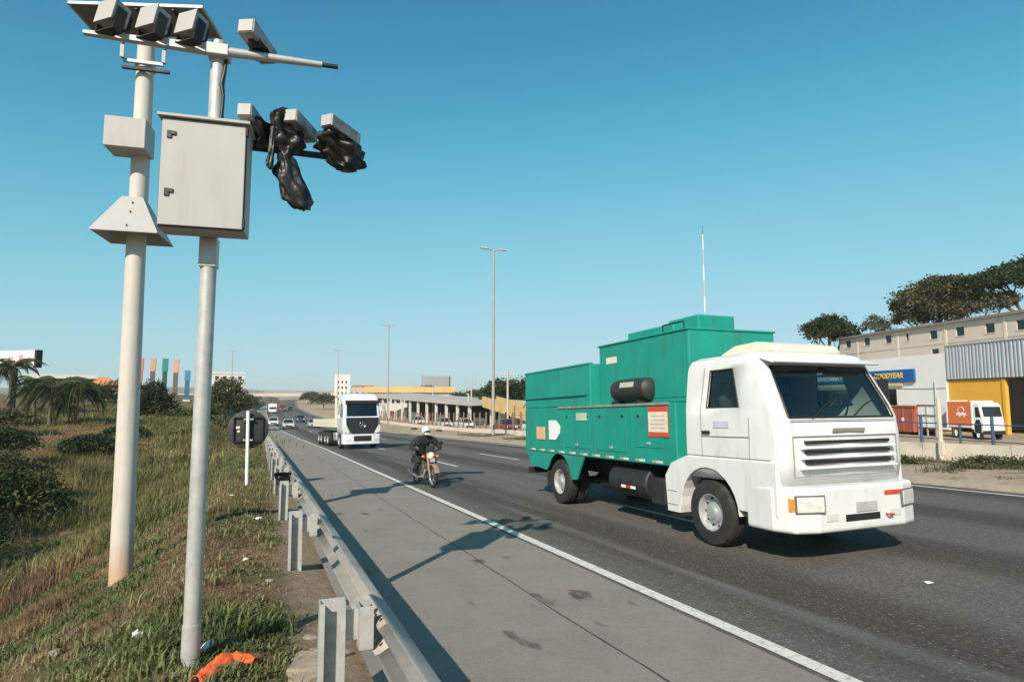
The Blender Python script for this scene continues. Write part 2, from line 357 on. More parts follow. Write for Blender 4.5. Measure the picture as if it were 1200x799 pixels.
# tyre-polished, oil-darkened wheel tracks
trk = N.new('ShaderNodeMath'); trk.operation = 'MULTIPLY_ADD'; trk.inputs[1].default_value = 2*math.pi/3.55*1.0; trk.inputs[2].default_value = -2.6
ad = N.new('ShaderNodeMath'); ad.operation = 'MULTIPLY_ADD'; ad.inputs[1].default_value = .8; L.new(st.outputs['Fac'], ad.inputs[0]); L.new(sep.outputs['X'], ad.inputs[2])
L.new(ad.outputs[0], trk.inputs[0])
cs = N.new('ShaderNodeMath'); cs.operation = 'SINE'; L.new(trk.outputs[0], cs.inputs[0])
dark = ramp(noise_n(26, 10, .85), [(.34,(.026,.022,.018)),(.5,(.066,.056,.047)),(.66,(.14,.122,.105))])
f1 = maprange(cs.outputs[0], -.35, .75)
c1 = mixc(f1, base, dark)
pale = ramp(noise_n(24, 8, .8), [(.3,(.10,.097,.09)),(.7,(.17,.165,.155))])
c1 = mixc(maprange(st.outputs['Fac'], .56, .70), c1, pale)
vo = N.new('ShaderNodeTexVoronoi'); vo.inputs['Scale'].default_value = 55; L.new(tc.outputs['Object'], vo.inputs['Vector'])
c1 = mixc(maprange(vo.outputs['Color'], .80, .95), c1, ramp(noise_n(3), [(.3,(.20,.19,.17)),(.7,(.30,.28,.26))]))
L.new(c1, b.inputs['Base Color'])
bp = N.new('ShaderNodeBump'); bp.inputs['Distance'].default_value = .008; L.new(noise_n(70, 4, .8), bp.inputs['Height']); L.new(bp.outputs[0], b.inputs['Normal'])
road = tag(strip('road', 3.85, 17.25, -30, 690, 0, am, n=4), kind='structure')
sm = bpy.data.materials.new('shoulder_asphalt'); sm.use_nodes = True; t = sm.node_tree; N = t.nodes; L = t.links
b = N['Principled BSDF']; b.inputs['Roughness'].default_value = .9; b.inputs['Specular IOR Level'].default_value = .25
tc = N.new('ShaderNodeTexCoord')
c1 = ramp(noise_n(34, 8, .8), [(.28,(.13,.113,.097)),(.5,(.24,.212,.183)),(.72,(.35,.315,.272))])
c2 = ramp(noise_n(1.1, 6, .7), [(.35,(.215,.188,.16)),(.65,(.295,.262,.228))])
mxx = N.new('ShaderNodeMix'); mxx.data_type = 'RGBA'; mxx.inputs[0].default_value = .5; L.new(c1, mxx.inputs[6]); L.new(c2, mxx.inputs[7])
mp = N.new('ShaderNodeMapping'); mp.inputs['Scale'].default_value = (1, .35, 1); L.new(tc.outputs['Object'], mp.inputs[0])
vor = N.new('ShaderNodeTexNoise'); vor.inputs['Scale'].default_value = 2.6; vor.inputs['Detail'].default_value = 8; L.new(mp.outputs[0], vor.inputs['Vector'])
spot = maprange(vor.outputs['Fac'], .66, .72)
c3 = mixc(spot, mxx.outputs[2], ramp(noise_n(20), [(.3,(.06,.055,.05)),(.7,(.11,.10,.09))]))
L.new(c3, b.inputs['Base Color'])
bp = N.new('ShaderNodeBump'); bp.inputs['Distance'].default_value = .007; L.new(noise_n(60, 4, .8), bp.inputs['Height']); L.new(bp.outputs[0], b.inputs['Normal'])
shoulder = tag(strip('road_shoulder', .88, 4.02, -30, 420, .004, sm), kind='structure')
crackm = M('crack_tar', (.05, .046, .042), .9, 0, .3, 10)
# a long ragged seam in the shoulder
vs = []; fs = []
for i, y in enumerate(np.arange(1.0, 60, .22)):
    xx = 2.92+float(sx(y))+(noise.noise((y*.9,1.3,0)))*.045; hw = .008+.007*abs(noise.noise((y*3.1,7,0)))
    vs += [(xx-hw, y, float(zr(y))+.007), (xx+hw, y, float(zr(y))+.007)]
    if i: a = 2*i; fs.append((a-2,a-1,a+1,a))
m = bpy.data.meshes.new('seam'); m.from_pydata(vs, [], fs); link('seam', m, crackm, shoulder)
for (X, wd) in ((5.55,.012),(9.3,.014),(13.2,.014)):
    vs = []; fs = []
    for i, y in enumerate(np.arange(-4.0, 70, .3)):
        xx = X+float(sx(y))+noise.noise((y*.7,X,0))*.05; hw = wd*(.6+.8*abs(noise.noise((y*2.3,X,4))))
        vs += [(xx-hw, y, float(zr(y))+.003), (xx+hw, y, float(zr(y))+.003)]
        if i: a = 2*i; fs.append((a-2,a-1,a+1,a))
    m = bpy.data.meshes.new('seam'); m.from_pydata(vs, [], fs); link('seam', m, crackm, road)
paint = M('road_paint', (.66, .63, .57), .7, 0, .08, 8, dirt=((.24, .22, .20), 16, .50, .85), detail=8)
strip('edge_line', 4.08, 4.24, -30, 420, .008, paint, road)
strip('edge_line', 16.55, 16.70, -30, 420, .005, paint, road)
for X in (7.62, 11.35):
    y = -21.0 if X > 9 else -23.4
    while y < 260:
        strip('lane_dash', X-.07, X+.07, y, y+(5.5 if X > 9 else 4.0), .005, paint, road); y += 16.0
kerbm = M('kerb_concrete', (.36, .31, .25), .9, 0, .12, 3, .004, 30)
kv = []; kf = []
ys = [y for y in ry if y < 260]
for i, y in enumerate(ys):
    s0 = float(sx(y)); z = float(zr(y))
    kv += [(17.25+s0,y,z-.1),(17.27+s0,y,z+.12),(17.46+s0,y,z+.14),(17.6+s0,y,z-.1)]
    if i:
        a = 4*i
        for k in range(3): kf.append((a-4+k, a-3+k, a+1+k, a+k))
m = bpy.data.meshes.new('kerb'); m.from_pydata(kv, [], kf); tag(link('kerb', m, kerbm), kind='structure')

# ------------------------------------------------------------------ guardrail
gr = thing('guardrail', 'long grey steel W-beam guardrail along the road shoulder', 'guardrail', (.5, 4.45, float(zr(4.45))))
G0 = Vector(gr.location)
prof = [(.665,.752),(.69,.75),(.775,.705),(.785,.68),(.775,.655),(.70,.615),(.69,.596),(.70,.577),(.775,.537),(.785,.51),(.775,.487),(.69,.442),(.665,.44)]
post_y = [-4.4+4.42*k for k in range(31)]
pm = MB()
o = .5
for (x0,x1,y0,y1) in ((-.085,.085,.05,.058),(-.085,-.077,-.06,.05),(.077,.085,-.06,.05),(-.077,-.05,-.06,-.053),(.05,.077,-.06,-.053)):
    pm.bx(x0,x1,y0,y1,-.5,.78)
post_me = pm.mesh('post'); block_me = MB().prism([(-.05,-.08),(.045,-.08),(.045,-.072),(-.042,-.072),(-.042,.072),(.045,.072),(.045,.08),(-.05,.08)], .46, .74, 'z').mesh('spacer_block')
plate_me = MB().bx(0,.09,.02,.03,.50,.70).mesh('spacer_plate')
bolt_me = MB().rev([(.0,.0),(.016,.0),(.016,-.012),(0,-.014)], 8).mesh('bolt', 40)
for i, y in enumerate(post_y):
    s0, z = float(sx(y)), float(zr(y))
    lean = random.uniform(-.012, .012)
    q = link('post', post_me, galv, gr); q.location = Vector((.5+s0, y, z))-G0; q.rotation_euler = (lean, random.uniform(-.01,.01), random.uniform(-.03,.03))
    q = link('spacer_block', block_me, galv, gr); q.location = Vector((.722+s0, y, z))-G0
    q = link('spacer_plate', plate_me, galv, gr); q.location = Vector((.585+s0, y, z))-G0
    if i < len(post_y)-1:
        y1 = post_y[i+1]+.16; ys = np.linspace(y-.16, y1, 4); vs = []; fs = []; n = len(prof); lap = .004*(i % 2)
        for k, yy in enumerate(ys):
            for (px, pz) in prof: vs.append(Vector((px+.10+float(sx(yy))+lap, yy, pz+float(zr(yy))))-G0)
            if k:
                for j in range(n-1): fs.append(((k-1)*n+j, k*n+j, k*n+j+1, (k-1)*n+j+1))
        mb = MB().add(vs, fs); r_ = mb.build('rail', galvrail, gr, 40)
        md = r_.modifiers.new('thick', 'SOLIDIFY'); md.thickness = .004
        if y < 30:
            for (dy, bz) in ((-.1,.68),(-.1,.52),(.02,.6),(.1,.68),(.1,.52)):
                bo = link('bolt', bolt_me, darksteel, gr); bo.location = Vector((.782+s0, y+dy, z+bz))-G0

# ------------------------------------------------------------------ near camera pole (galvanised) with cabinet
P2 = Vector((-.43, 5.53, gz(-.43, 5.53)-.05))
tp = thing('camera_pole', 'thin galvanised traffic camera pole carrying a grey cabinet beside guardrail', 'pole', P2)
def W2(x, y, z): return Vector((x, y, z))-P2
tube('mast', galv, tp, [W2(-.43,5.53,P2.z-.2), W2(-.43,5.53,2), W2(-.425,5.53,4.97)], [.063,.062,.060], 18)
MB().rev([(.0,5.0),(.062,4.995),(.066,4.97),(.066,4.90)], 16, Matrix.Translation(W2(-.425,5.53,0)) @ Matrix.Rotation(-math.pi/2, 4, 'Y')).build('cap', steelgrey, tp, 50)
tube('base_collar', galv, tp, [W2(-.43,5.53,.12+P2.z), W2(-.43,5.53,.36+P2.z)], .069, 18)
AZ = -.12
A0, A1 = Vector((-.42,5.455,4.885)), Vector((-1.40,5.575,4.885))
d = (A1-A0).normalized(); s_ = Vector((-d.y, d.x, 0))
mb = MB(); vs = []
for (p, h, dpt) in ((A0,.042,.035),(A1,.014,.024)):
    for (a, bz) in ((-1,-1),(1,-1),(1,1),(-1,1)): vs.append(p+s_*a*dpt+Vector((0,0,bz*h))-P2)
mb.add(vs, [(0,1,2,3),(7,6,5,4),(0,4,5,1),(1,5,6,2),(2,6,7,3),(3,7,4,0)]).build('arm', steelgrey, tp, None, .004)
tube('arm', steelgrey, tp, [W2(-.42,5.455,4.885), W2(.40,5.355,4.885)], [.042,.026], 12)
tube('arm_end', black, tp, [W2(.40,5.355,4.885), W2(.53,5.34,4.885)], .02, 10)
MB().box(W2(-.42,5.49,4.885), (.17,.16,.10), (0,0,AZ)).build('clamp', steelgrey, tp, None, .008)
# cabinet
Cb = Matrix.Translation(W2(-.455,5.335,3.725)) @ Matrix.Rotation(AZ, 4, 'Z')
cab = MB(); cab.box((0,0,0),(.62,.25,.86)); cab.v = [tuple(Cb @ Vector(p)) for p in cab.v]
cbo = cab.build('cabinet', cabgrey, tp, None, .008)
def cbpart(name, mat, c, dims, par=cbo, bev=.003):
    k = MB().box(c, dims); k.v = [tuple(Cb @ Vector(p)) for p in k.v]; return k.build(name, mat, par, None, bev)
cbpart('rubber_gasket', black, (0,-.128,0), (.612,.010,.852))
dr = cbpart('cabinet_door', cabgrey, (0,-.143,0), (.598,.022,.836), cbo, .006)
cbpart('rain_lid', cabgrey, (0,-.02,.438), (.66,.33,.022))
for hz in (.29,-.165):
    cbpart('lock', black, (-.243,-.157,hz), (.035,.014,.06)); cbpart('lock_tongue', black, (-.222,-.160,hz+.012), (.05,.012,.03))
for (bx_, bz_) in ((.27,.37),(.27,-.37)): cbpart('hinge', darksteel, (bx_+.035,-.14,bz_), (.02,.04,.07))
MB().box(W2(-.43,5.53,3.18), (.13,.13,.24), (0,0,AZ)).build('pole_sleeve', galv, tp, None, .006)
# lower side arm for the wrapped cameras
tube('side_arm', darksteel, tp, [W2(-.43,5.56,4.13), W2(.60,5.50,4.13)], .028, 10)
tube('cable', black, tp, [W2(-.36,5.50,4.88), W2(-.37,5.47,4.72), W2(-.39,5.465,4.6), W2(-.37,5.46,4.5), W2(-.38,5.455,4.3), W2(-.38,5.46,4.15)], [.012,.014,.02,.012,.016,.012], 8)
def housing(name, mat, par, c, L_=.36, wd=.105, h=.105, az=-37, tilt=8, hood=True):
    """camera housing: front plate towards local -y"""
    T = Matrix.Translation(Vector(c)-P2) @ Matrix.Rotation(R(az), 4, 'Z') @ Matrix.Rotation(R(tilt), 4, 'X')
    m = MB().prism([(-wd/2,-h/2),(wd/2,-h/2),(wd/2,h/2),(-wd/2,h/2)], 0, L_, 'y', T)
    o = m.build(name, mat, par, None, .008)
    if hood:
        MB().box((0,L_*.45,h/2+.006), (wd+.02,L_+.06,.008)).build('sun_hood', mat, o, None, .002).matrix_local = T
    MB().box((0,-.004,0), (wd*.86,.008,h*.86)).build('front_plate', cabgrey, o, None, .002).matrix_local = T
    MB().box((0,L_*.5,-h/2-.05), (.04,.06,.10)).build('bracket', darksteel, o, None, .004).matrix_local = T
    return o
for (x, y, z, a_) in ((-.20,5.26,4.33,-20),(.15,5.25,4.34,-29),(.44,5.24,4.345,-44)):
    housing('camera', camdirty, tp, (x,y,z), .40, .12, .11, a_, -3, False)
housing('camera', camdirty, tp, (-.215,5.27,5.05), .42, .14, .125, -26, -6, False)
# three flood illuminators on the left arm
for k, (x, y) in enumerate(((-1.235,5.475),(-.945,5.44),(-.665,5.405))):
    T = Matrix.Translation(Vector((x,y,5.045))-P2) @ Matrix.Rotation(R(-42), 4, 'Z') @ Matrix.Rotation(R(-12), 4, 'X')
    m = MB().prism([(-.09,-.085),(.09,-.085),(.09,.10),(-.09,.10)], 0, .13, 'y', T); o = m.build('illuminator', camdirty, tp, None, .006)
    MB().box((0,-.006,.008), (.195,.012,.20)).build('front_plate', cabgrey, o, None, .003).matrix_local = T
    MB().bx(-.10,-.092,.02,.10,-.15,.05).bx(.092,.10,.02,.10,-.15,.05).bx(-.10,.10,.02,.10,-.158,-.15).build('yoke', darksteel, o).matrix_local = T
    MB().box((0,.15,.01), (.12,.05,.12)).build('heat_sink', darksteel, o, None, .004).matrix_local = T
# torn black plastic bags on the lower cameras
def crumple(name, label, c, ctrl, n=22, seed=0):
    n = 34
    """sack: rings along a curve (offset, half-width, half-depth) with folded sides"""
    vs = []; fs = []; rings = len(ctrl)
    dense = []
    for i in range(rings-1):
        for k in range(4):
            t = k/4; a, b2 = ctrl[i], ctrl[i+1]; dense.append([a[j]*(1-t)+b2[j]*t for j in range(5)])
    dense.append(ctrl[-1])
    for i, (ox, oy, oz, hw, hd) in enumerate(dense):
        for k in range(n):
            a = 2*math.pi*k/n
            fold = 1+.22*math.sin(a*5+i*.35+seed)+.16*math.sin(a*9-i*.6)+.42*noise.noise((math.cos(a)*1.7+seed*3, math.sin(a)*1.7, i*.33))
            vs.append((c[0]+ox+math.cos(a)*hw*fold, c[1]+oy+math.sin(a)*hd*fold, c[2]+oz+.018*noise.noise((a*2, i*.7, seed))))
    for i in range(len(dense)-1):
        for k in range(n): fs.append((i*n+k, i*n+(k+1)%n, (i+1)*n+(k+1)%n, (i+1)*n+k))
    m = len(dense)-1; fs += [tuple(range(n)), tuple(m*n+k for k in range(n))]
    base = Vector(c); mb = MB().add([Vector(v)-base for v in vs], fs); o = mb.build(name, bag, None, 80); o.location = base
    return tag(o, label, 'plastic bag', 'torn black bags hung on the lower cameras')
crumple('plastic_bag', 'black plastic bag bunched round the arm next to the cabinet', (-.10,5.36,4.24),
    [(-.02,-.03,.06,.05,.05),(.02,.05,.03,.085,.09),(.05,.12,-.06,.09,.09),(.03,.12,-.12,.06,.06)], 20, 1)
crumple('plastic_bag', 'long torn black bag dangling below the middle wrapped camera', (.10,5.30,4.36),
    [(.0,.0,.05,.03,.03),(-.03,.02,.0,.06,.07),(-.02,.06,-.10,.075,.07),(.05,.10,-.18,.13,.09),(.04,.10,-.26,.09,.07),(.02,.08,-.33,.05,.05),(.05,.08,-.42,.085,.05),(.08,.08,-.56,.10,.05),(.13,.08,-.70,.10,.045),(.17,.08,-.77,.05,.03)], 22, 2)
crumple('plastic_bag', 'thin shred of black bag hanging from the middle camera', (.03,5.31,4.18),
    [(.0,0,.06,.03,.02),(-.01,0,-.08,.018,.014),(-.02,0,-.20,.022,.014),(-.03,0,-.26,.026,.016),(-.02,0,-.30,.012,.01)], 14, 3)
crumple('plastic_bag', 'ballooned black bag under the outermost wrapped camera', (.55,5.38,4.20),
    [(-.07,-.06,.10,.04,.05),(-.05,-.02,.04,.11,.10),(.03,.03,-.02,.17,.12),(.07,.05,-.10,.14,.10),(.08,.05,-.17,.11,.08),(.09,.05,-.21,.05,.04)], 24, 4)
crumple('plastic_bag', 'black bag knotted over the back end of the outermost camera', (.63,5.52,4.28),
    [(-.06,-.06,.05,.03,.03),(-.01,-.02,.045,.065,.065),(.04,.02,.0,.075,.075),(.06,.04,-.06,.06,.06),(.07,.04,-.10,.03,.03)], 18, 5)
crumple('plastic_bag', 'short black wrap under the camera on the top arm', (-.12,5.40,4.96),
    [(-.03,-.03,.03,.05,.05),(.01,.03,-.01,.075,.08),(.06,.10,-.03,.065,.07),(.09,.14,-.03,.03,.03)], 18, 6)

# ------------------------------------------------------------------ far camera pole (white concrete) with solar panel
P1 = Vector((-1.96, 11.73, gz(-1.96, 11.73)-.05))
wp = thing('solar_pole', 'thick white tapered pole with solar panel, box and anti-climb cone', 'pole', P1)
def W1(x, y, z): return Vector((x, y, z))-P1
tube('mast', polepaint, wp, [W1(-1.96,11.73,P1.z-.3), W1(-1.985,11.73,1.5), W1(-2.01,11.73,4.2), W1(-2.03,11.73,8.2)], [.168,.158,.147,.132], 26)
T = Matrix.Translation(W1(-2.06,11.73,4.66)) @ Matrix.Rotation(AZ, 4, 'Z')
mb = MB(); q, p = .49, .155; hgt = .66
mb.add([(-q,-q,0),(q,-q,0),(q,q,0),(-q,q,0),(-p,-p,hgt),(p,-p,hgt),(p,p,hgt),(-p,p,hgt)], [(0,1,5,4),(1,2,6,5),(2,3,7,6),(3,0,4,7)], T)
cone = mb.build('climb_guard', cabgrey, wp); md = cone.modifiers.new('thick','SOLIDIFY'); md.thickness = .012
mb = MB()
mb.add([(-q+.01,-q-.006,-.012),(q-.01,-q-.006,-.012),(q-.01,-q-.006,.004),(-q+.01,-q-.006,.004)], [(0,1,2,3)], T); mb.build('lip', cabgrey, cone)
for hz in (.1,.36,.54):
    MB().box(T @ Vector((.03,-q+(q-p)*hz/hgt-.012,hz)), (.02,.012,.03)).build('rivet', black, cone)
T = Matrix.Translation(W1(-2.15,11.50,6.285)) @ Matrix.Rotation(AZ, 4, 'Z')
bxo = MB().box((0,0,0), (.60,.52,.50)); bxo.v = [tuple(T @ Vector(v)) for v in bxo.v]; bxo.build('battery_box', cabgrey, wp, None, .012)
# panel
T = Matrix.Translation(W1(-2.03,11.73,8.50)) @ Matrix.Rotation(R(-19), 4, 'Z') @ Matrix.Rotation(R(-5), 4, 'X')
cell = M('solar_backsheet', (.17,.16,.15), .7, 0, .15, 3)
pn = MB().box((0,0,0), (2.14,.74,.03)); pn.v = [tuple(T @ Vector(v)) for v in pn.v]; pno = pn.build('solar_panel', cell, wp)
fr = MB(); 
for (c, dd) in (((0,-.385,0),(2.2,.03,.05)),((0,.385,0),(2.2,.03,.05)),((-1.085,0,0),(.03,.80,.05)),((1.085,0,0),(.03,.80,.05))): fr.box(c, dd)
fr.v = [tuple(T @ Vector(v)) for v in fr.v]; fr.build('panel_frame', M('anodised_frame',(.46,.43,.39),.5,.2), pno)
fr = MB()
for x in (-.6,.0,.6): fr.box((x,0,-.045), (.04,.74,.045))
fr.v = [tuple(T @ Vector(v)) for v in fr.v]; fr.build('panel_rail', darksteel, pno)
tube('panel_stem', darksteel, wp, [W1(-2.03,11.73,8.1), W1(-2.03,11.73,8.47)], .07, 12)
fr = MB().box(W1(-2.03,11.57,7.66), (.62,.05,.06), (0,0,AZ)).box(W1(-2.34,11.55,7.78), (.06,.06,.22)).box(W1(-1.72,11.50,7.78), (.06,.06,.22))
fr.build('bracket', steelgrey, wp, None, .006)
MB().box(W1(-1.98,11.53,7.52), (.72,.06,.05), (0,0,AZ)).build('bracket', darksteel, wp, None, .005)
for x in (-2.34,-1.72): tube('strut', darksteel, wp, [W1(x,11.55,7.85), W1(x,11.65,8.42)], .02, 8)
tube('clamp_ring', steelgrey, wp, [W1(-2.03,11.73,7.6), W1(-2.03,11.73,7.72)], .16, 22)

# ------------------------------------------------------------------ round sign seen from behind
SG = Vector((-.27, 19.6, gz(-.27, 19.6)))
sg = thing('road_sign', 'round dark sign back on a thin white post behind guardrail', 'road sign', SG)
tube('post', whitep, sg, [(0,0,-.2), (-.04,0,SG.z*-1+1.62)], .05, 10)
cz = 1.08-SG.z
dk = M('sign_back', (.045,.043,.042), .6, .2, .2, 5)
MB().rev([(0,.0),(.54,.0),(.56,.01),(.54,.02),(0,.02)], 28, Matrix.Translation((-.02,.13,cz)) @ Matrix.Rotation(math.pi/2,4,'Z')).build('disc', dk, sg, 30)
for x in (-.26,.22):
    f = MB()
    for (c, dd) in (((x-.15,.09,cz),(.03,.04,.72)),((x+.15,.09,cz),(.03,.04,.72)),((x,.09,cz-.345),(.27,.04,.03)),((x,.09,cz+.345),(.27,.04,.03))): f.box(c, dd)
    f.build('back_frame', black, sg)
for zz in (-.3,.3): MB().box((-.02,.03,cz+zz), (.26,.10,.04)).build('clamp', galv, sg)
mk = MB()
for k,(x,z,ww,hh) in enumerate(((-.30,.06,.10,.07),(-.28,-.05,.07,.05))): mk.box((x,.115,cz+z), (ww,.006,hh))
mk.build('sticker', whitep, sg)

# ------------------------------------------------------------------ vehicles
def cab_shell(levels, rc=.18, bow=.05, side=(), front=(), top=True):
    """levels: (z, yfront, yrear, halfwidth, window rear y, window front y); side/front: bands left open for glass"""
    def ring(l):
        z, yf, yr, w_, a, b2 = l
        left = [(0,yr),(-w_+.06,yr),(-w_,yr-.06),(-w_,a),(-w_,b2),(-w_,yf+rc),(-w_+.12*rc,yf+.45*rc),(-w_+.45*rc,yf+.12*rc),(-w_+rc,yf),(0,yf-bow)]
        full = left+[(-x,y) for x, y in reversed(left[1:9])]
        return [(x,y,z) for x, y in full]
    rings = [ring(l) for l in levels]; n = 18
    sh = MB(); ws = MB(); sw = {1: MB(), -1: MB()}
    vs = [p for r_ in rings for p in r_]; fs = []
    for i in range(len(rings)-1):
        for k in range(n):
            f = (i*n+k, i*n+(k+1)%n, (i+1)*n+(k+1)%n, (i+1)*n+k); q = [Vector(vs[j]) for j in f]
            if i in front and k in (8,9): ws.add([p+Vector((0,.02,0)) for p in q], [(0,1,2,3)]); continue
            if i in side and k == 3: sw[-1].add([p+Vector((.02,0,0)) for p in q], [(0,1,2,3)]); continue
            if i in side and k == 14: sw[1].add([p-Vector((.02,0,0)) for p in q], [(0,1,2,3)]); continue
            fs.append(f)
    if top: fs.append(tuple((len(rings)-1)*n+k for k in range(n)))
    sh.add(vs, fs); return sh, ws, sw
def wheel(parent, x, y, r=.5, wd=.28, side=-1, rimm=None, dual=False):
    """wheel (tyre, rim) whose outer face looks along side*x"""
    z = r
    for k in range(2 if dual else 1):
        T = Matrix.Translation((x-side*(wd/2+k*(wd+.03)), y, z)) @ Matrix.Scale(side, 4, (1,0,0))
        h = wd/2
        ty = MB().rev([(r*.56,-h),(r*.80,-h*1.02),(r*.95,-h*.9),(r,-h*.6),(r,-h*.12),(r*.982,-h*.08),(r*.982,h*.08),(r,h*.12),(r,h*.6),(r*.95,h*.9),(r*.80,h*1.02),(r*.56,h)], 32, T).build('wheel', rubber, parent, 35)
        rim = MB().rev([(r*.57,h*.95),(r*.54,h*.98),(r*.52,h*.7),(r*.50,h*.2),(r*.34,h*.05),(r*.30,h*.55),(r*.20,h*.60),(r*.18,h*.95),(0,h*.97)], 28, T)
        rim = rim.build('rim', rimm or rimmat, ty, 35)
        hl = MB()
        for j in range(10):
            a = 2*math.pi*j/10; hl.rev([(0,h*.30),(r*.035,h*.30),(r*.035,h*.16),(0,h*.14)], 8, T @ Matrix.Translation((h*.02, math.cos(a)*r*.42, math.sin(a)*r*.42)))
        if k == 0 and r > .4: hl.build('wheel_nut', darksteel, ty, 40)

def green_truck():
    y0 = 7.77; t = thing('truck', 'white cab truck with tall teal green equipment body in the middle lane', 'truck', (7.66, y0, float(zr(y0))+.004), 0, None, -.033)
    #        z     yf     yr   w     wr    wf
    lv = [(1.02,-1.44,.53,1.19,-.02,-.72),(1.32,-1.50,.53,1.20,-.02,-.72),(1.66,-1.50,.53,1.20,-.02,-.74),(1.94,-1.48,.53,1.19,-.02,-.76),(2.10,-1.42,.53,1.185,-.03,-.74),(2.67,-1.13,.52,1.12,-.09,-.58),(2.76,-1.10,.51,1.10,-.1,-.56),(2.85,-1.04,.47,1.06,-.1,-.55),(2.90,-.92,.38,.96,-.1,-.5)]
    sh, ws, sw = cab_shell(lv, .17, .05, (4,), (3,4))
    sh = MB().add(sh.v, [f for f in sh.f])
    cabo = sh.build('cab', trwhite, t, 38); md = cabo.modifiers.new('thick','SOLIDIFY'); md.thickness = .035; md.offset = -1
    ws.build('windscreen', glassd, cabo); sw[-1].build('side_window', glass_side, cabo); sw[1].build('side_window', glassd, cabo)
    # rubber seals round the openings
    def seal(pts, rad=.014):
        tube('window_seal', black, cabo, pts+[pts[0]], rad, 6)
    seal([(-1.02,-1.485,1.94),(0,-1.535,1.94),(1.02,-1.485,1.94),(1.015,-1.425,2.10),(.95,-1.135,2.67),(0,-1.185,2.67),(-.95,-1.135,2.67),(-1.015,-1.425,2.10)])
    for s in (-1,1): seal([(s*1.187,-.03,2.10),(s*1.187,-.74,2.10),(s*1.122,-.58,2.67),(s*1.122,-.09,2.67)], .011)
    # inside
    box('cab_floor', interior, cabo, -1.1,1.1,-1.38,.46,1.25,1.30)
    box('rear_lining', interior, cabo, -1.1,1.1,.44,.48,1.3,2.62)
    box('roof_lining', interior, cabo, -1.02,1.02,-1.0,.44,2.66,2.68)
    MB().prism([(-1.44,1.35),(-1.05,1.35),(-1.08,1.86),(-1.2,1.93),(-1.42,1.92)], -1.1, 1.1, 'x').build('dashboard', interior, cabo, None, .02)
    for x in (-.55,.55):
        s_ = MB().box((x,-.25,1.62), (.52,.5,.16)).box((x,.05,1.98), (.5,.14,.62), (-.15,0,0)).box((x,.12,2.40), (.28,.1,.18)).build('seat', M('seat_cloth',(.10,.10,.10),.9), cabo, None, .04)
    tube('steering_wheel', black, cabo, [(.55+.22*math.cos(a), -.92-.10*math.sin(a), 2.0+.2*math.sin(a)) for a in np.linspace(0, 2*math.pi, 17)], .016, 6)
    for sgn, x in ((-1,-.5),(1,.5)):
        MB().box((x,-1.145,2.60), (.85,.03,.16), (.45,0,0)).build('sun_visor', interior, cabo, None, .01)
    MB().prism([(-1.30,2.70),(-1.06,2.78),(-1.06,2.80),(-1.32,2.72)], -1.06, 1.06, 'x').build('roof_peak', trwhite, cabo, None, .006)
    # door shut lines, handle
    for pts in ([(-1.203,.10,1.10),(-1.205,.10,1.94),(-1.187,.10,2.12),(-1.118,.04,2.72)],[(-1.203,-.90,1.2),(-1.205,-.93,1.66),(-1.195,-.92,1.94)],[(-1.205,.10,1.66),(-1.207,-.5,1.66),(-1.207,-.93,1.665)],[(-1.203,.5,1.36),(-1.204,-.5,1.36),(-1.203,-1.3,1.36)]):
        tube('door_seam', M('shut_line',(.25,.25,.24),.7), cabo, pts, .007, 5)
    MB().box((-1.215,-.02,1.72), (.03,.17,.05)).build('door_handle', black, cabo, None, .008)
    MB().box((-1.203,-.35,1.84), (.006,.34,.10)).build('door_lettering', M('faded_print',(.50,.53,.60),.6), cabo)
    for sgn in (1,):
        mr = MB().box((sgn*1.36,-1.12,2.33), (.06,.05,.30) if sgn < 0 else (.20,.05,.36)).build('mirror', black, cabo, None, .02)
        tube('mirror_arm', black, mr, [(sgn*1.14,-1.0,2.62),(sgn*1.34,-1.13,2.52),(sgn*1.34,-1.13,2.1),(sgn*1.17,-1.3,1.98)], .012, 6)
    for x in (-.62,.15): tube('wiper', black, cabo, [(x,-1.525,1.93),(x+.3,-1.47,2.10),(x+.62,-1.40,2.20)], .011, 5)
    # grille: recessed slots between raised slats
    gz0 = 1.20
    for k in range(3):
        z = 1.60-.135*k
        gs = box('grille_slot', black, cabo, -.80,.80,-1.562,-1.50,z-.022,z+.022)
        MB().prism([(-1.50,z-.036),(-1.60,z-.06),(-1.605,z-.085),(-1.50,z-.10)], -.88, .88, 'x').build('grille_slat', trwhite, cabo, None, .008)
    MB().box((0,-1.567,1.76), (.62,.012,.05)).build('front_badge', chrome, cabo, None, .004)
    # fenders with wheel arch
    arc = [(.66*math.cos(a), .50+.68*math.sin(a)) for a in np.linspace(R(178), R(2), 15)]
    poly = [(-1.40,.62),(-.66,.62)]+arc+[(.70,.40),(1.02,.40),(1.06,.98),(.88,1.20),(.5,1.33),(-1.40,1.33)]
    for s in (-1,1):
        f = MB().prism(poly, s*1.225, s*.62, 'x').build('fender', trwhite, cabo, None, .03, 3)
        MB().bx(s*1.18,s*.62,.72,1.0,.34,.395).build('mud_flap', rubber, f)
        for z in (.52,.74): MB().bx(s*1.228,s*1.235,.74,1.0,z,z+.012).build('fender_seam', steelgrey, f)
    box('step', darksteel, cabo, -1.2,-.7,-1.30,-.72,.60,.66)
    # bumper
    bp_ = []
    for (x, y) in ((-1.22,-.80),(-1.24,-1.30),(-1.14,-1.60),(-.8,-1.70),(.8,-1.70),(1.14,-1.60),(1.24,-1.30),(1.22,-.80),(.9,-.80),(.9,-1.3),(-.9,-1.3),(-.9,-.80)): bp_.append((x,y))
    bu = MB().prism(bp_, .42, 1.02, 'z').build('bumper', trwhite, t, None, .05, 3)
    box('air_slot', black, bu, -.35,.30,-1.706,-1.64,.55,.64)
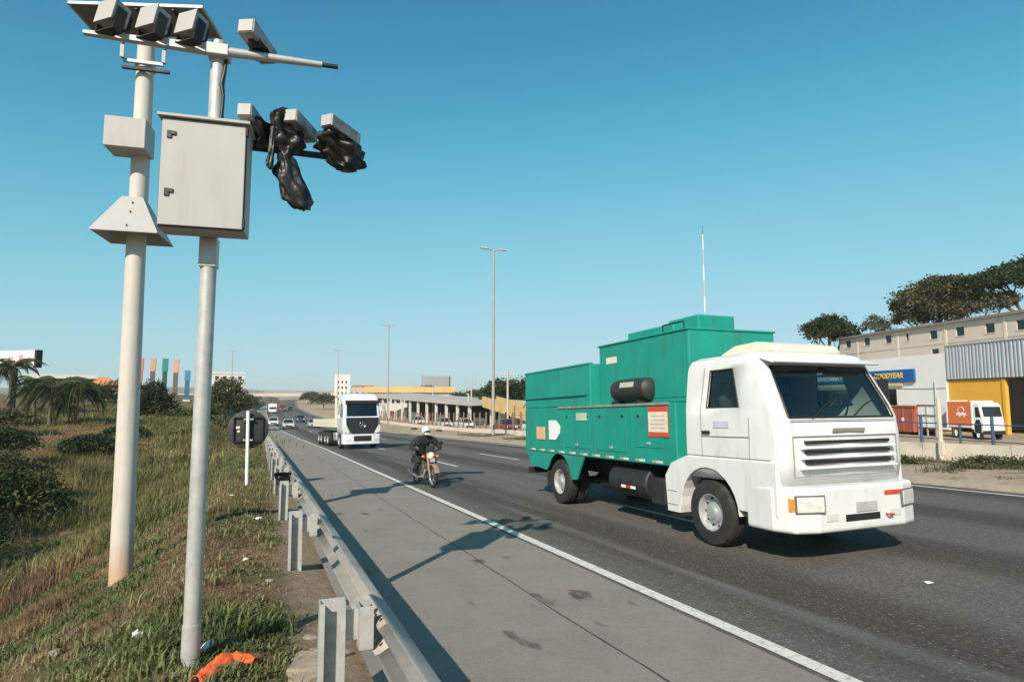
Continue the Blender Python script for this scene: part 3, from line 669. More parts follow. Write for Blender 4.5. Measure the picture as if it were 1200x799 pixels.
    plt = MB().box((.05,-1.709,.73), (.40,.012,.13)).build('number_plate', M('plate_grey',(.42,.42,.40),.5), bu, None, .003)
    for s in (-1,1):
        h = MB().box((s*.93,-1.668,.80), (.38,.03,.20), (0,0,s*.29)).build('headlight', lens, bu, None, .01)
        MB().box((s*.86,-1.692,.80), (.14,.012,.14), (0,0,s*.29)).build('lamp_bowl', chrome, h, None, .005)
        MB().box((s*.60,-1.703,.62), (.22,.012,.10)).build('fog_lamp', lens, bu, None, .004)
        MB().box((s*1.125,-1.57,.80), (.12,.05,.18), (0,0,s*.75)).build('indicator', orangeplas, h, None, .01)
        MB().box((s*.93,-1.660,.80), (.42,.03,.24), (0,0,s*.29)).build('headlight_bezel', M('bezel_grey',(.12,.12,.12),.5), h, None, .008)
    box('stripe', M('reflective_red',(.60,.07,.03),.4,0,.2,20), bu, .42,.74,-1.712,-1.70,.86,.92)
    tube('tow_hook', redplas, bu, [(.42,-1.70,.60),(.42,-1.76,.60),(.50,-1.76,.60),(.50,-1.70,.60)], .014, 6)
    for (pts, nm) in (([(-1.02,-1.515,1.90),(0,-1.562,1.90),(1.02,-1.515,1.90)],'cowl_seam'),([(-1.0,-1.515,1.68),(0,-1.562,1.68),(1.0,-1.515,1.68)],'panel_seam'),([(-1.0,-1.51,1.14),(0,-1.545,1.14),(1.0,-1.51,1.14)],'panel_seam'),([(-1.0,-1.51,1.14),(-1.0,-1.515,1.68)],'panel_seam'),([(1.0,-1.51,1.14),(1.0,-1.515,1.68)],'panel_seam')):
        tube(nm, MATS['shut_line'], cabo, pts, .007, 5)
    MB().prism([(-1.3,.36),(-.8,.36),(-.8,.42),(-1.3,.42)], -1.1, 1.1, 'x').build('lower_valance', darksteel, bu)
    for s in (-1,1): MB().prism([(.60*math.cos(a), .52+.62*math.sin(a)) for a in np.linspace(R(175),R(5),13)]+[(.52*math.cos(a), .52+.54*math.sin(a)) for a in np.linspace(R(5),R(175),13)], s*1.0, s*.64, 'x').build('arch_liner', black, cabo)
    # roof pod
    MB().prism([(-.95,2.90),(-.90,3.02),(-.55,3.10),(-.05,3.08),(.22,2.98),(.30,2.88)], -.62, .72, 'x').build('roof_pod', cream, cabo, None, .05, 3)
    # wheels and chassis
    wheel(t, -1.19, 0, .5, .27, -1); wheel(t, 1.19, 0, .5, .27, 1)
    wheel(t, -1.19, 5.17, .5, .26, -1, None, True); wheel(t, 1.19, 5.17, .5, .26, 1, None, True)
    ch = MB()
    for s in (-1,1): ch.bx(s*.36,s*.46,-1.2,7.0,.72,1.02)
    for y in (.6,2.2,3.8,6.2): ch.bx(-.36,.36,y,y+.12,.76,.98)
    ch.build('chassis', darksteel, t)
    MB().prism([(.30*math.cos(a)+.78,.30*math.sin(a)*.9) for a in np.linspace(0,2*math.pi,17)[:-1]], 0, .1, 'y')
    tk = MB().rev([(.0,.0),(.27,.0),(.30,.03),(.30,1.27),(.27,1.30),(0,1.30)], 20, Matrix.Translation((-.86,1.75,.74)) @ Matrix.Rotation(math.pi/2,4,'Z')).build('fuel_tank', darksteel, t, 40)
    for k in range(3): MB().box((-1.168,2.15+.16*k,.66), (.006,.16,.05)).build('reflector', redplas if k % 2 else whitep, tk)
    MB().box((-.86,1.45,.66), (.5,.4,.45)).build('battery_box', darksteel, t, None, .02)
    tube('rear_axle', darksteel, t, [(-1.0,5.17,.5),(-.2,5.17,.5),(0,5.17,.56),(.2,5.17,.5),(1.0,5.17,.5)], [.08,.09,.2,.09,.08], 12)
    tube('front_axle', darksteel, t, [(-1.0,0,.5),(1.0,0,.5)], .06, 10)
    tube('exhaust', darksteel, t, [(-.5,3.4,.55),(-.5,4.3,.52)], .11, 12)
    # teal body
    lo = MB().bx(-1.20,1.20,.74,7.08,1.13,2.20).build('lower_body', trgreen, t, None, .02)
    for y in (2.05,3.45,4.9,6.2): MB().bx(-1.209,-1.20,y,y+.03,1.2,2.18).build('panel_rib', trgreen, lo)
    for (ya, yb, za, zb) in ((1.1,1.95,1.42,2.02),(2.25,3.35,1.30,2.02),(3.65,4.8,1.30,2.02)):
        MB().bx(-1.212,-1.20,ya,yb,za,zb).build('hatch', trgreen, lo, None, .008)
    for (ya, yb, za, zb) in ((1.1,1.95,1.42,2.02),(2.25,3.35,1.30,2.02),(3.65,4.8,1.30,2.02)):
        for y in (ya+.12, yb-.12): MB().bx(-1.224,-1.205,y-.04,y+.04,zb-.06,zb-.02).build('hinge', darksteel, lo)
        MB().bx(-1.232,-1.205,(ya+yb)/2-.05,(ya+yb)/2+.05,za+.05,za+.10).build('latch', rimmat, lo, None, .006)
    rv = MB()
    for k in range(44):
        for z in (1.25,2.12): rv.box((-1.2015,.84+k*.142,z), (.008,.018,.018))
    rv.build('rivet', trgreen, lo, kind='stuff')
    tube('grab_rail', darksteel, t, [(-.93,.75,3.47),(-.93,.75,3.60),(-.93,1.35,3.60),(-.93,1.35,3.47)], .015, 6)
    MB().bx(-1.225,-1.20,.9,5.1,2.17,2.215).build('edge_rail', M('worn_edge',(.28,.30,.26),.6,.2,.3,6), lo)
    up = MB().bx(-1.19,1.19,3.62,7.08,2.203,3.10).build('rear_body', trgreen, t, None, .025)
    tube('lashing_rail', trgreen, up, [(-1.215,3.75,2.45),(-1.225,4.6,2.45),(-1.215,7.0,2.45)], .018, 6)
    for y in (5.3,): MB().bx(-1.198,-1.19,y,y+.02,2.25,3.05).build('panel_rib', trgreen, up)
    MB().bx(-1.205,-1.10,3.62,7.06,3.085,3.125).build('top_rim', trgreen, up, None, .008)
    ta = MB().bx(-.96,.96,.62,3.60,2.203,3.46).build('upper_body', trgreen, t, None, .03)
    MB().bx(-.985,.985,.60,3.62,3.44,3.475).build('top_rim', trgreen, ta, None, .008)
    MB().bx(-.968,-.96,1.9,1.93,2.25,3.42).build('panel_rib', trgreen, ta)
    MB().bx(-.972,-.96,.72,1.8,2.3,3.35).build('hatch', trgreen, ta, None, .008)
    MB().bx(-.966,-.96,2.9,3.3,3.06,3.19).build('label_plate', cream, ta)
    MB().bx(-.55,.7,1.55,3.1,3.478,3.70).build('roof_unit', trgreen, ta, None, .03)
    MB().bx(-.25,.6,1.2,2.1,3.478,3.83).build('roof_unit', trgreen, ta, None, .03)
    tk = MB().rev([(0,-.02),(.13,.0),(.20,.06),(.215,.16),(.215,1.05),(.20,1.15),(.13,1.21),(0,1.23)], 22, Matrix.Translation((-1.02,1.62,2.48)) @ Matrix.Rotation(math.pi/2,4,'Z')).build('side_tank', M('tank_black',(.03,.028,.026),.55,0,.3,5), t, 40)
    MB().box((-1.225,2.16,2.57), (.012,.46,.10), (0,.25,0)).build('tank_label', M('tank_tag',(.45,.42,.36),.6), tk)
    for y in (1.8,2.65): MB().bx(-1.235,-.96,y,y+.05,2.215,2.27).build('tank_cradle', darksteel, tk)
    # skirts round the rear wheel
    for s in (-1,1):
        arc = [(5.17+.62*math.cos(a), .5+.64*math.sin(a)) for a in np.linspace(R(150), R(30), 11)]
        MB().prism([(3.95,1.128),(4.30,.62),(4.55,.60)]+arc+[(5.82,.72),(6.75,.80),(7.0,1.128)], s*1.198, s*1.16, 'x').build('wheel_skirt', trgreen, lo)
        MB().bx(s*1.16,s*.6,5.85,5.88,.35,1.1).build('mud_flap', rubber, lo)
    # stickers and reflective strips
    def st_(name, mat, pts, x=-1.209): return MB().prism(pts, x-.012, x, 'x').build(name, mat, lo)
    p1 = st_('warning_panel', M('panel_red',(.62,.07,.04),.5), [(.92,1.62),(1.50,1.62),(1.50,2.14),(.92,2.14)], -1.213)
    MB().bx(-1.228,-1.224,.93,1.49,1.70,2.05).build('panel_face', M('panel_cream',(.72,.66,.55),.5), p1)
    for k in range(4): MB().bx(-1.230,-1.228,1.0,1.42,1.76+.07*k,1.775+.07*k).build('print_line', M('print_grey',(.5,.36,.3),.6), p1)
    st_('orange_placard', M('placard_orange',(.70,.42,.24),.5), [(5.85,1.44),(6.33,1.44),(6.33,1.74),(5.85,1.74)])
    st_('arrow_decal', whitep, [(5.25,1.45),(5.62,1.45),(5.62,1.90),(5.25,1.90),(5.02,1.76),(5.05,1.60)])
    st_('label_plate', M('label_pale',(.45,.52,.42),.5), [(3.75,1.90),(4.22,1.90),(4.22,2.06),(3.75,2.06)], -1.214)
    for k in range(11):
        y = 1.15+.53*k; a = MB().bx(-1.206,-1.20,y,y+.17,1.165,1.205).build('reflector', M('tape_white',(.66,.66,.62),.3), lo)
        MB().bx(-1.206,-1.20,y+.172,y+.30,1.165,1.205).build('reflector', M('tape_rose',(.5,.30,.24),.4), lo)
    MB().bx(-1.12,1.12,7.0,7.1,.55,.70).build('rear_bar', darksteel, t)
green_truck()

def silver_truck():
    y0 = 43.6; x0 = 6.3+float(sx(y0))
    t = thing('flatbed_truck', 'silver cab-over truck with black grille and cream flatbed behind the motorcycle', 'truck', (x0, y0, float(zr(y0))+.004), R(3.6), None, -.033)
    lv = [(.95,-1.42,.85,1.24,-.1,-.8),(1.4,-1.48,.85,1.25,-.1,-.8),(2.0,-1.48,.85,1.25,-.1,-.8),(2.15,-1.45,.85,1.25,-.1,-.85),(3.0,-1.28,.85,1.22,-.12,-.72),(3.15,-1.24,.85,1.20,-.1,-.7),(3.55,-.95,.8,1.14,-.1,-.6),(3.72,-.5,.7,1.0,-.1,-.4)]
    sh, ws, sw = cab_shell(lv, .22, .08, (3,), (3,))
    cabo = sh.build('cab', silver, t, 40); md = cabo.modifiers.new('thick','SOLIDIFY'); md.thickness = .03; md.offset = -1
    ws.build('windscreen', glassb, cabo); sw[-1].build('side_window', glassb, cabo); sw[1].build('side_window', glassb, cabo)
    box('cab_lining', interior, cabo, -1.15,1.15,.3,.78,1.2,3.4)
    box('dashboard', interior, cabo, -1.15,1.15,-1.38,-.9,1.5,2.05)
    MB().prism([(-1.08,2.08),(1.08,2.08),(1.06,1.62),(.72,1.02),(-.72,1.02),(-1.06,1.62)], -1.60, -1.48, 'y').build('grille', M('grille_black',(.02,.021,.022),.35,0,.2,8), cabo, None, .03)
    MB().prism([(-1.13,3.0),(1.13,3.0),(1.1,3.22),(-1.1,3.22)], -1.46, -1.28, 'y').build('sun_visor', M('visor_black',(.02,.02,.02),.3), cabo, None, .02)
    e = tube('emblem', chrome, cabo, [(.2*math.cos(a), -1.62, 1.60+.2*math.sin(a)) for a in np.linspace(0,2*math.pi,19)], .022, 6)
    for k in range(3):
        a = R(90+120*k); tube('emblem_arm', chrome, e, [(0,-1.62,1.60),(.2*math.cos(a),-1.62,1.60+.2*math.sin(a))], [.03,.012], 6)
    bu = MB().prism([(-1.25,-.8),(-1.27,-1.35),(-1.15,-1.62),(-.7,-1.70),(.7,-1.70),(1.15,-1.62),(1.27,-1.35),(1.25,-.8)], .32, .98, 'z').build('bumper', silver, t, None, .05)
    box('air_intake', black, bu, -.58,.58,-1.715,-1.6,.52,.88)
    for z in (.62,.74): box('intake_bar', darksteel, bu, -.56,.56,-1.722,-1.71,z,z+.03)
    for s in (-1,1):
        MB().prism([(s*1.20,1.12),(s*.82,1.02),(s*.88,1.25),(s*1.1,1.62),(s*1.22,1.5)], -1.56, -1.42, 'y').build('headlight', lens, cabo, None, .02)
        MB().box((s*.95,-1.66,.62), (.30,.04,.16), (0,0,s*.2)).build('fog_lamp', lens, bu, None, .01)
        m_ = MB().box((s*1.48,-1.35,2.62), (.22,.12,.62)).build('mirror', M('mirror_grey',(.35,.36,.37),.4), cabo, None, .04)
        tube('mirror_arm', black, m_, [(s*1.22,-1.2,2.9),(s*1.46,-1.33,2.85)], .025, 6)
    wheel(t,-1.24,0,.52,.30,-1); wheel(t,1.24,0,.52,.30,1)
    for y in (4.6,5.85): wheel(t,-1.24,y,.52,.28,-1,None,True); wheel(t,1.24,y,.52,.28,1,None,True)
    box('chassis', darksteel, t, -.5,.5,-1,11.5,.7,1.05)
    fb = box('flatbed', cream, t, -1.28,1.28,1.4,12.0,1.42,1.62)
    for y in np.arange(1.4,11.5,1.06): box('side_board', cream, fb, -1.285,-1.25,y+.02,y+1.03,1.63,2.02)
    for y in np.arange(1.4,11.5,1.06): box('side_board', cream, fb, 1.25,1.285,y+.02,y+1.03,1.63,2.02)
    box('headboard', cream, fb, -1.25,1.25,1.42,1.5,1.62,2.75)
    for x in (-1.2,1.2): box('stake', cream, fb, x-.07,x+.07,1.52,1.66,1.62,3.5)
    box('fuel_tank', rimmat, t, -1.2,-.6,1.3,2.5,.5,1.05, .08)
    for y in (7.6,8.85): wheel(t,-1.24,y,.52,.28,-1,None,True)
silver_truck()

def car(label, cx, y, colr, name='car', flip=False, wagon=False, group='cars in the far lanes', z=None):
    z = float(zr(y)) if z is None else z; t = thing(name, label, 'car', (cx+float(sx(y)), y, z+.004), math.pi if flip else 0, group)
    pm_ = M('carpaint_'+'_'.join(str(int(c*100)) for c in colr), colr, .3, .1, .04, 3, coat=.4)
    side = [(-2.0,.35),(-2.05,.62),(-1.95,.78),(-1.05,.92),(-.95,.94),(1.3,.96),(1.95,.92),(2.05,.6),(2.0,.35)]
    b_ = MB().prism(side, -.84, .84, 'x').build('body', pm_, t, None, .08, 3)
    roof = [(-1.05,.93),(-.35,1.42),(.75,1.46),(1.35 if not wagon else 1.8,.95)]
    cb_ = MB().add([(-.80,y_,z_) for y_, z_ in (roof[0],roof[3])]+[(.80,y_,z_) for y_, z_ in (roof[0],roof[3])]+[(-.62,y_,z_) for y_, z_ in roof[1:3]]+[(.62,y_,z_) for y_, z_ in roof[1:3]],
        [(0,2,6,4),(1,5,7,3),(0,4,5,1),(2,3,7,6),(0,1,3,2)]).build('glasshouse', M('car_glass',(.02,.025,.03),.08,0,.1,4,spec=.8), t)
    MB().box((0,.2,1.455), (1.28,1.2,.05)).build('roof', pm_, t, None, .02)
    for s in (-1,1):
        MB().box((s*.62,-2.02,.66), (.34,.08,.16)).build('headlight', lens, t, None, .02)
        tube('pillar', pm_, t, [(s*.80,-1.05,.94),(s*.62,-.35,1.44)], .035, 6)
    MB().box((0,-2.05,.50), (.9,.05,.16)).build('grille', black, t)
    for (x, yy) in ((-.84,-1.3),(.84,-1.3),(-.84,1.3),(.84,1.3)): wheel(t, x, yy, .31, .2, -1 if x < 0 else 1)
    return t
car('white hatchback driving on the edge of the far shoulder', 4.1, 119, (.78,.78,.76))
car('pale silver car coming round the bend beside the white hatchback', 5.6, 104, (.62,.62,.58))
car('dark grey car in the far middle lane', 9.8, 134, (.05,.055,.06))
car('silver blue car half hidden by the flatbed', 9.6, 106, (.40,.48,.55))
car('small white car far off under the viaduct', 5.2, 262, (.75,.75,.75))
car('small red car far off near the viaduct', 9.0, 285, (.35,.05,.04))
car('small black car far off beside the distant box truck', 12.4, 240, (.04,.04,.045))
def box_truck(label, cx, y, cabc, boxc, name='box_truck', rz=0.0, loc=None, L_=6.0, group=None):
    t = thing(name, label, 'truck', loc or (cx+float(sx(y)), y, float(zr(y))+.004), rz, group)
    k1 = M('lorrycab_'+name+str(int(y)), cabc, .4, 0, .05, 3); k2 = M('lorrybox_'+name+str(int(y)), boxc, .5, 0, .06, 2)
    MB().prism([(-1.35,.5),(-1.42,1.2),(-1.30,1.35),(-1.05,2.15),(-.9,2.3),(.35,2.3),(.4,.5)], -1.1, 1.1, 'x').build('cab', k1, t, None, .06)
    MB().prism([(-1.345,1.32),(-1.10,2.05),(-1.06,2.03),(-1.30,1.30)], -1.0, 1.0, 'x').build('windscreen', MATS.get('car_glass') or black, t)
    for s in (-1,1):
        MB().prism([(-.95,1.4),(-.75,2.0),(-.1,2.0),(-.1,1.4)], s*1.102, s*1.09, 'x').build('side_window', black, t)
        MB().box((s*.8,-1.40,.8), (.3,.08,.18)).build('headlight', lens, t)
    box('cargo_box', k2, t, -1.2,1.2,.55,.55+L_,.95,2.95, .03)
    box('chassis', darksteel, t, -.5,.5,-1,.4+L_,.5,.9)
    for (x,yy) in ((-1.15,-.4),(1.15,-.4),(-1.15,L_-1.0),(1.15,L_-1.0)): wheel(t, x, yy, .42, .25, -1 if x < 0 else 1)
    return t
box_truck('white box truck far down the road ahead of a red one', 5.9, 208, (.75,.75,.74), (.74,.74,.72), group='lorries far down the road')
box_truck('dark red box truck far down the road beside the white one', 9.3, 232, (.20,.06,.05), (.22,.07,.06), group='lorries far down the road')

# motorcycle
MX, MY = 4.62, 18.2
mt = thing('motorcycle', 'dark motorcycle with cream headlight and tan forks beside white edge line', 'motorcycle', (MX, MY, float(zr(MY))+.006), R(6), None, -.033)
tanp = M('dusty_tan', (.30,.20,.13), .6, 0, .25, 8)
def bwheel(y, r=.31):
    ty = tube('tyre', rubber, mt, [(0, y+r*.86*math.cos(a), r+r*.86*math.sin(a)) for a in np.linspace(0,2*math.pi,29)], .048, 8)
    rm = tube('rim', rimmat, ty, [(0, y+r*.72*math.cos(a), r+r*.72*math.sin(a)) for a in np.linspace(0,2*math.pi,25)], .016, 6)
    for k in range(8):
        a = 2*math.pi*k/8; tube('spoke', rimmat, ty, [(0,y,r),(0,y+r*.72*math.cos(a),r+r*.72*math.sin(a))], .006, 4)
    MB().rev([(0,-.06),(.05,-.05),(.05,.05),(0,.06)], 12, Matrix.Translation((0,y,r))).build('hub', darksteel, ty, 40)
bwheel(-.68); bwheel(.66)
for s in (-1,1):
    tube('fork', tanp, mt, [(s*.085,-.68,.31),(s*.09,-.55,.66),(s*.09,-.44,.98)], [.032,.034,.028], 8)
    tube('mirror_stem', black, mt, [(s*.24,-.40,1.05),(s*.33,-.42,1.22)], .008, 5); MB().sphere((s*.35,-.42,1.26), (.07,.02,.05)).build('mirror', black, mt, 60)
    tube('crash_bar', darksteel, mt, [(s*.1,-.30,.75),(s*.26,-.33,.6),(s*.24,-.28,.42),(s*.08,-.2,.38)], .013, 6)
    MB().box((s*.22,-.46,.88), (.09,.05,.06)).build('indicator', orangeplas, mt, None, .015)
    tube('footpeg', black, mt, [(s*.1,.12,.33),(s*.27,.12,.33)], .016, 6)
fend = [( -.68+.37*math.cos(a), .31+.37*math.sin(a)) for a in np.linspace(R(30),R(160),9)]; fin = [(-.68+.345*math.cos(a), .31+.345*math.sin(a)) for a in np.linspace(R(160),R(30),9)]
MB().prism(fend+fin, -.07, .07, 'x').build('front_mudguard', tanp, mt, 50)
MB().sphere((0,-.53,.90), (.105,.075,.105), 16, 10).build('headlight', M('lamp_cream',(.80,.72,.55),.2), mt, 60)
MB().prism([(-.50,1.0),(-.53,1.18),(-.50,1.2),(-.42,1.02)], -.13, .13, 'x').build('screen', M('screen_dark',(.05,.05,.05),.2), mt, None, .02)
tube('handlebar', black, mt, [(-.37,-.34,1.06),(-.2,-.40,1.03),(0,-.43,.99),(.2,-.40,1.03),(.37,-.34,1.06)], .016, 8)
MB().sphere((0,-.14,.84), (.15,.27,.13), 16, 10).build('fuel_tank', M('bike_dark',(.03,.028,.03),.25,0,.1,5,coat=.4), mt, 60)
MB().prism([(.08,.76),(.85,.83),(.88,.90),(.5,.86),(.1,.84)], -.13, .13, 'x').build('seat', black, mt, None, .03)
MB().box((0,-.02,.46), (.24,.36,.34)).box((0,-.15,.62), (.2,.2,.16), (.3,0,0)).build('engine', M('engine_alloy',(.22,.19,.16),.5,.5,.3,10), mt, None, .03)
tube('frame', darksteel, mt, [(0,-.42,.92),(0,-.33,.45),(0,.1,.30),(0,.35,.55),(0,.3,.78)], .022, 8)
for s in (-1,1): tube('swingarm', darksteel, mt, [(s*.1,.25,.36),(s*.09,.66,.31)], .02, 6)
tube('exhaust', M('exhaust_steel',(.55,.50,.44),.35,.5,.2,8), mt, [(-.08,-.28,.5),(-.13,-.26,.3),(-.17,.1,.26),(-.20,.45,.32),(-.21,.85,.42)], [.022,.022,.024,.045,.05], 10)
MB().prism([(.55,.62),(.98,.62),(1.02,.72),(.85,.82),(.5,.78)], -.09, .09, 'x').build('rear_mudguard', black, mt, None, .02)
MB().box((-.02,-.70,.78), (.16,.01,.10)).build('number_plate', M('plate_grey',(.42,.42,.40),.5), mt)

# rider: one continuous skinned body
rd = thing('person', 'motorcyclist in black jacket and pale helmet leaning over the handlebars', 'person', mt.location, R(6), None, -.033)
V = {}; E_ = []; RAD = {}
def vtx(k, p, r, r2=None): V[k] = p; RAD[k] = (r, r2 or r)
vtx('pel',(0,.27,.93),.16,.13); vtx('waist',(0,.19,1.08),.18,.15); vtx('chest',(0,.06,1.27),.23,.18); vtx('neckb',(0,-.02,1.39),.13); vtx('neck',(0,-.06,1.46),.07); vtx('head',(0,-.08,1.55),.085)
E_ += [('pel','waist'),('waist','chest'),('chest','neckb'),('neckb','neck'),('neck','head')]
for s, n in ((-1,'l'),(1,'r')):
    vtx(n+'sh',(s*.235,.0,1.35),.115); vtx(n+'el',(s*.46,-.06,1.14),.088); vtx(n+'wr',(s*.365,-.27,1.085),.058); vtx(n+'ha',(s*.335,-.345,1.075),.042)
    vtx(n+'hip',(s*.11,.22,.90),.115); vtx(n+'kn',(s*.26,-.16,.74),.095); vtx(n+'sn',(s*.245,.02,.53),.08); vtx(n+'an',(s*.21,.14,.37),.05); vtx(n+'to',(s*.225,-.02,.335),.045)
    E_ += [('neckb',n+'sh'),(n+'sh',n+'el'),(n+'el',n+'wr'),(n+'wr',n+'ha'),('pel',n+'hip'),(n+'hip',n+'kn'),(n+'kn',n+'sn'),(n+'sn',n+'an'),(n+'an',n+'to')]
    for k in range(4):                                   # fingers curled over the grip
        x = s*(.305+.022*k); a_, b_, c_ = f'{n}f{k}a', f'{n}f{k}b', f'{n}f{k}c'
        vtx(a_,(x,-.375,1.085),.011); vtx(b_,(x,-.395,1.06),.010); vtx(c_,(x,-.375,1.035),.009); E_ += [(n+'ha',a_),(a_,b_),(b_,c_)]
    vtx(n+'t1',(s*.29,-.345,1.05),.012); vtx(n+'t2',(s*.285,-.365,1.035),.010); E_ += [(n+'ha',n+'t1'),(n+'t1',n+'t2')]
keys = list(V); me = bpy.data.meshes.new('body'); me.from_pydata([V[k] for k in keys], [(keys.index(a),keys.index(b2)) for a, b2 in E_], [])
bo = link('body', me, M('black_jacket',(.018,.018,.019),.75,0,.35,9,.004,18), rd); bo.modifiers.new('skin','SKIN')
if not me.skin_vertices: pass
for i, k in enumerate(keys): me.skin_vertices[0].data[i].radius = RAD[k]
me.skin_vertices[0].data[0].use_root = True
sd = bo.modifiers.new('sub','SUBSURF'); sd.levels = 2; sd.render_levels = 2
he = MB().sphere((0,-.10,1.605), (.138,.16,.15), 22, 14, None, lambda p: 1-.10*max(0,-p.z)).build('helmet', M('helmet_pale',(.62,.62,.60),.25,0,.06,6,coat=.5), rd, 60)
MB().sphere((0,-.122,1.595), (.126,.150,.065), 18, 10).build('visor', M('visor_smoke',(.03,.03,.035),.1), he, 60)
MB().box((0,-.235,1.515), (.14,.05,.06)).build('chin_bar', MATS['helmet_pale'], he, None, .02)
MB().box((-.30,-.16,1.10), (.10,.09,.07), (0,.3,.4)).build('cuff', M('cuff_pale',(.55,.52,.48),.7), rd, None, .02)

# ------------------------------------------------------------------ right side: wall, fences, yard
conc = M('concrete_weathered', (.60,.53,.44), .9, 0, .10, 1.2, .006, 14, dirt=((.26,.23,.19), .8, .56, .6))
def run(X, ys): return [Vector((X+float(sx(y)), y, gz(X+float(sx(y)), y))) for y in ys]
lw = thing('low_wall', 'long low pale concrete wall at the back of the dirt verge', 'wall', (23.5, 10, gz(23.5,10)))
O = Vector(lw.location)
y = -8.0
while y < 150:
    st = 3.0 if y < 40 else 6.0
    a, b2 = run(23.5, (y+.015, y+st-.015)); h = .62 if y < 30 else .42
    n_ = Vector((.11,0,0)); v = []
    for p in (a, b2):
        for q in (-n_, n_): v += [p+q-Vector((0,0,.3))-O, p+q+Vector((0,0,h+random.uniform(-.015,.015)))-O]
    MB().add(v, [(0,1,5,4),(2,6,7,3),(1,3,7,5),(0,2,3,1),(4,5,7,6)]).build('wall_panel', conc, lw)
    y += st
fpost = M('fence_post_brown', (.20,.14,.10), .8, 0, .2, 3)
fn = thing('fence', 'brown post and wire fence standing on the low wall by the market', 'fence', (23.5+float(sx(40)), 40, gz(23.5,40)+.4))
O = Vector(fn.location); pme = MB().bx(-.07,.07,-.07,.07,0,1.9).mesh('post'); prev = None
for y in np.arange(36, 150, 1.9):
    p = run(23.5, (y,))[0]+Vector((0,0,.35)); q = link('post', pme, fpost, fn); q.location = p-O; q.rotation_euler = (random.uniform(-.03,.03), random.uniform(-.03,.03), 0)
    if prev is not None:
        for h in (.35,.8,1.25,1.62): tube('wire', darksteel, fn, [prev+Vector((0,0,h))-O, p+Vector((0,0,h))-O], .012, 4)
    prev = p
bluem = M('fence_blue', (.05,.09,.16), .5, .1, .15, 5)
bf = thing('fence', 'dark blue pipe fence along the yard edge by the parked orange truck', 'fence', (24.0, 15.5, gz(24,15.5)))
O = Vector(bf.location)
for k, y in enumerate((19.5,16.45,15.0,13.9,12.4,10.9,9.4)):
    zt = 1.22 if k % 2 else 1.0
    p = Vector((24.05, y, gz(24.05, y)))-O
    tube('post', bluem, bf, [p-Vector((0,0,.2)), p+Vector((0,0,1.32-gz(24.05,y) if k % 2 else 1.05-gz(24.05,y)))], .055 if k % 2 else .04, 10)
tube('rail', bluem, bf, [Vector((24.05,19.5,1.02))-O, Vector((24.05,9.4,1.05))-O], .022, 8)
tube('rail', bluem, bf, [Vector((24.05,19.5,.45))-O, Vector((24.05,9.4,.45))-O], .018, 8)
cp = MB().tube([(0,0,-.3),(0,0,2.3)], [.085,.07], 8).box((0,-.02,.45), (.16,.14,.5)).build('concrete_post', conc, None, 40); cp.location = (23.25, 15.2, gz(23.25,15.2))
tag(cp, 'bare concrete post leaning by the low wall before the orange truck', 'post')

# ------------------------------------------------------------------ buildings facing the yard (local x = to the right along the facade, y = back)
RB = math.atan2(-.96, -.28)
def bpos(s, off, z=-.62): p = BA+BB/np.linalg.norm(BB)*s+BN*off; return (float(p[0]), float(p[1]), z)
def rect(x0,x1,z0,z1): return [(x0,z0),(x1,z0),(x1,z1),(x0,z1)]
B0 = -.62
shopwhite = M('render_white', (.80,.78,.75), .8, 0, .03, 1.0, .004, 20, dirt=((.58,.54,.48), .5, .60, .45))
sh_ = thing('shop_building', 'white tyre shop with long blue sign and wide dark window strip', 'building', bpos(0,0), RB)
MB().plate(rect(-20.5,-.02,-.3,6.15), [rect(-18.2,-5.5,1.22,3.40)], 0, .3, 'y').build('front_wall', shopwhite, sh_)
box('side_wall', shopwhite, sh_, -20.5,-20.2,.3,8,-.3,6.15); box('side_wall', shopwhite, sh_, -.32,-.02,.3,8,-.3,6.15); box('back_wall', shopwhite, sh_, -20.5,-.02,7.7,7.98,-.3,6.1)
box('roof', conc, sh_, -20.2,-.32,.3,7.7,5.7,5.85)
wn = MB().plate(rect(-18.2,-5.5,1.22,3.40), [rect(-18.1+k*1.58,-18.1+k*1.58+1.48,1.30,3.32) for k in range(8)], .12, .2, 'y').build('window', M('frame_dark',(.06,.07,.08),.5), sh_)
for k in range(8): MB().bx(-18.1+k*1.58,-18.1+k*1.58+1.48,.15,.16,1.30,3.32).build('pane', glassb, wn)
box('window_sill', conc, sh_, -18.4,-5.3,-.06,.0,1.12,1.22)
box('inner_floor', interior, sh_, -20.2,-.32,.3,7.7,-.2,-.1); box('inner_shelf', M('shelf_green',(.05,.14,.12),.7), sh_, -17,-6,3.5,4.2,-.1,2.0)
signb = M('sign_blue', (.006,.10,.32), .4, 0, .10, .8)
sb = MB().bx(-18.9,-3.15,-.22,-.02,3.98,5.05).build('sign_board', signb, sh_, None, .02)
TT = Matrix.Rotation(math.pi/2, 4, 'X')
text_mesh('sign_lettering', 'BORRACHARIA PNEUS', .62, M('letter_white',(.80,.80,.78),.5), sb, Matrix.Translation((-14.2,-.235,4.48)) @ TT, .01, .012)
text_mesh('sign_lettering', 'GOODYEAR', .66, M('letter_yellow',(.85,.52,.06),.5), sb, Matrix.Translation((-6.2,-.235,4.53)) @ TT, .01, .02, 'CENTER', .2)
box('sign_trim', M('trim_beige',(.62,.50,.33),.6), sh_, -18.9,-4.6,-.16,-.015,3.66,3.90)
tube('drain_pipe', M('pipe_grey',(.45,.46,.46),.6), sh_, [(-1.1,-.08,-.2),(-1.1,-.08,4.0)], .05, 8)
tube('wall_cable', darksteel, sh_, [(-5.4,-.03,3.42),(-2.5,-.03,3.36),(-.1,-.03,3.38)], .015, 5)

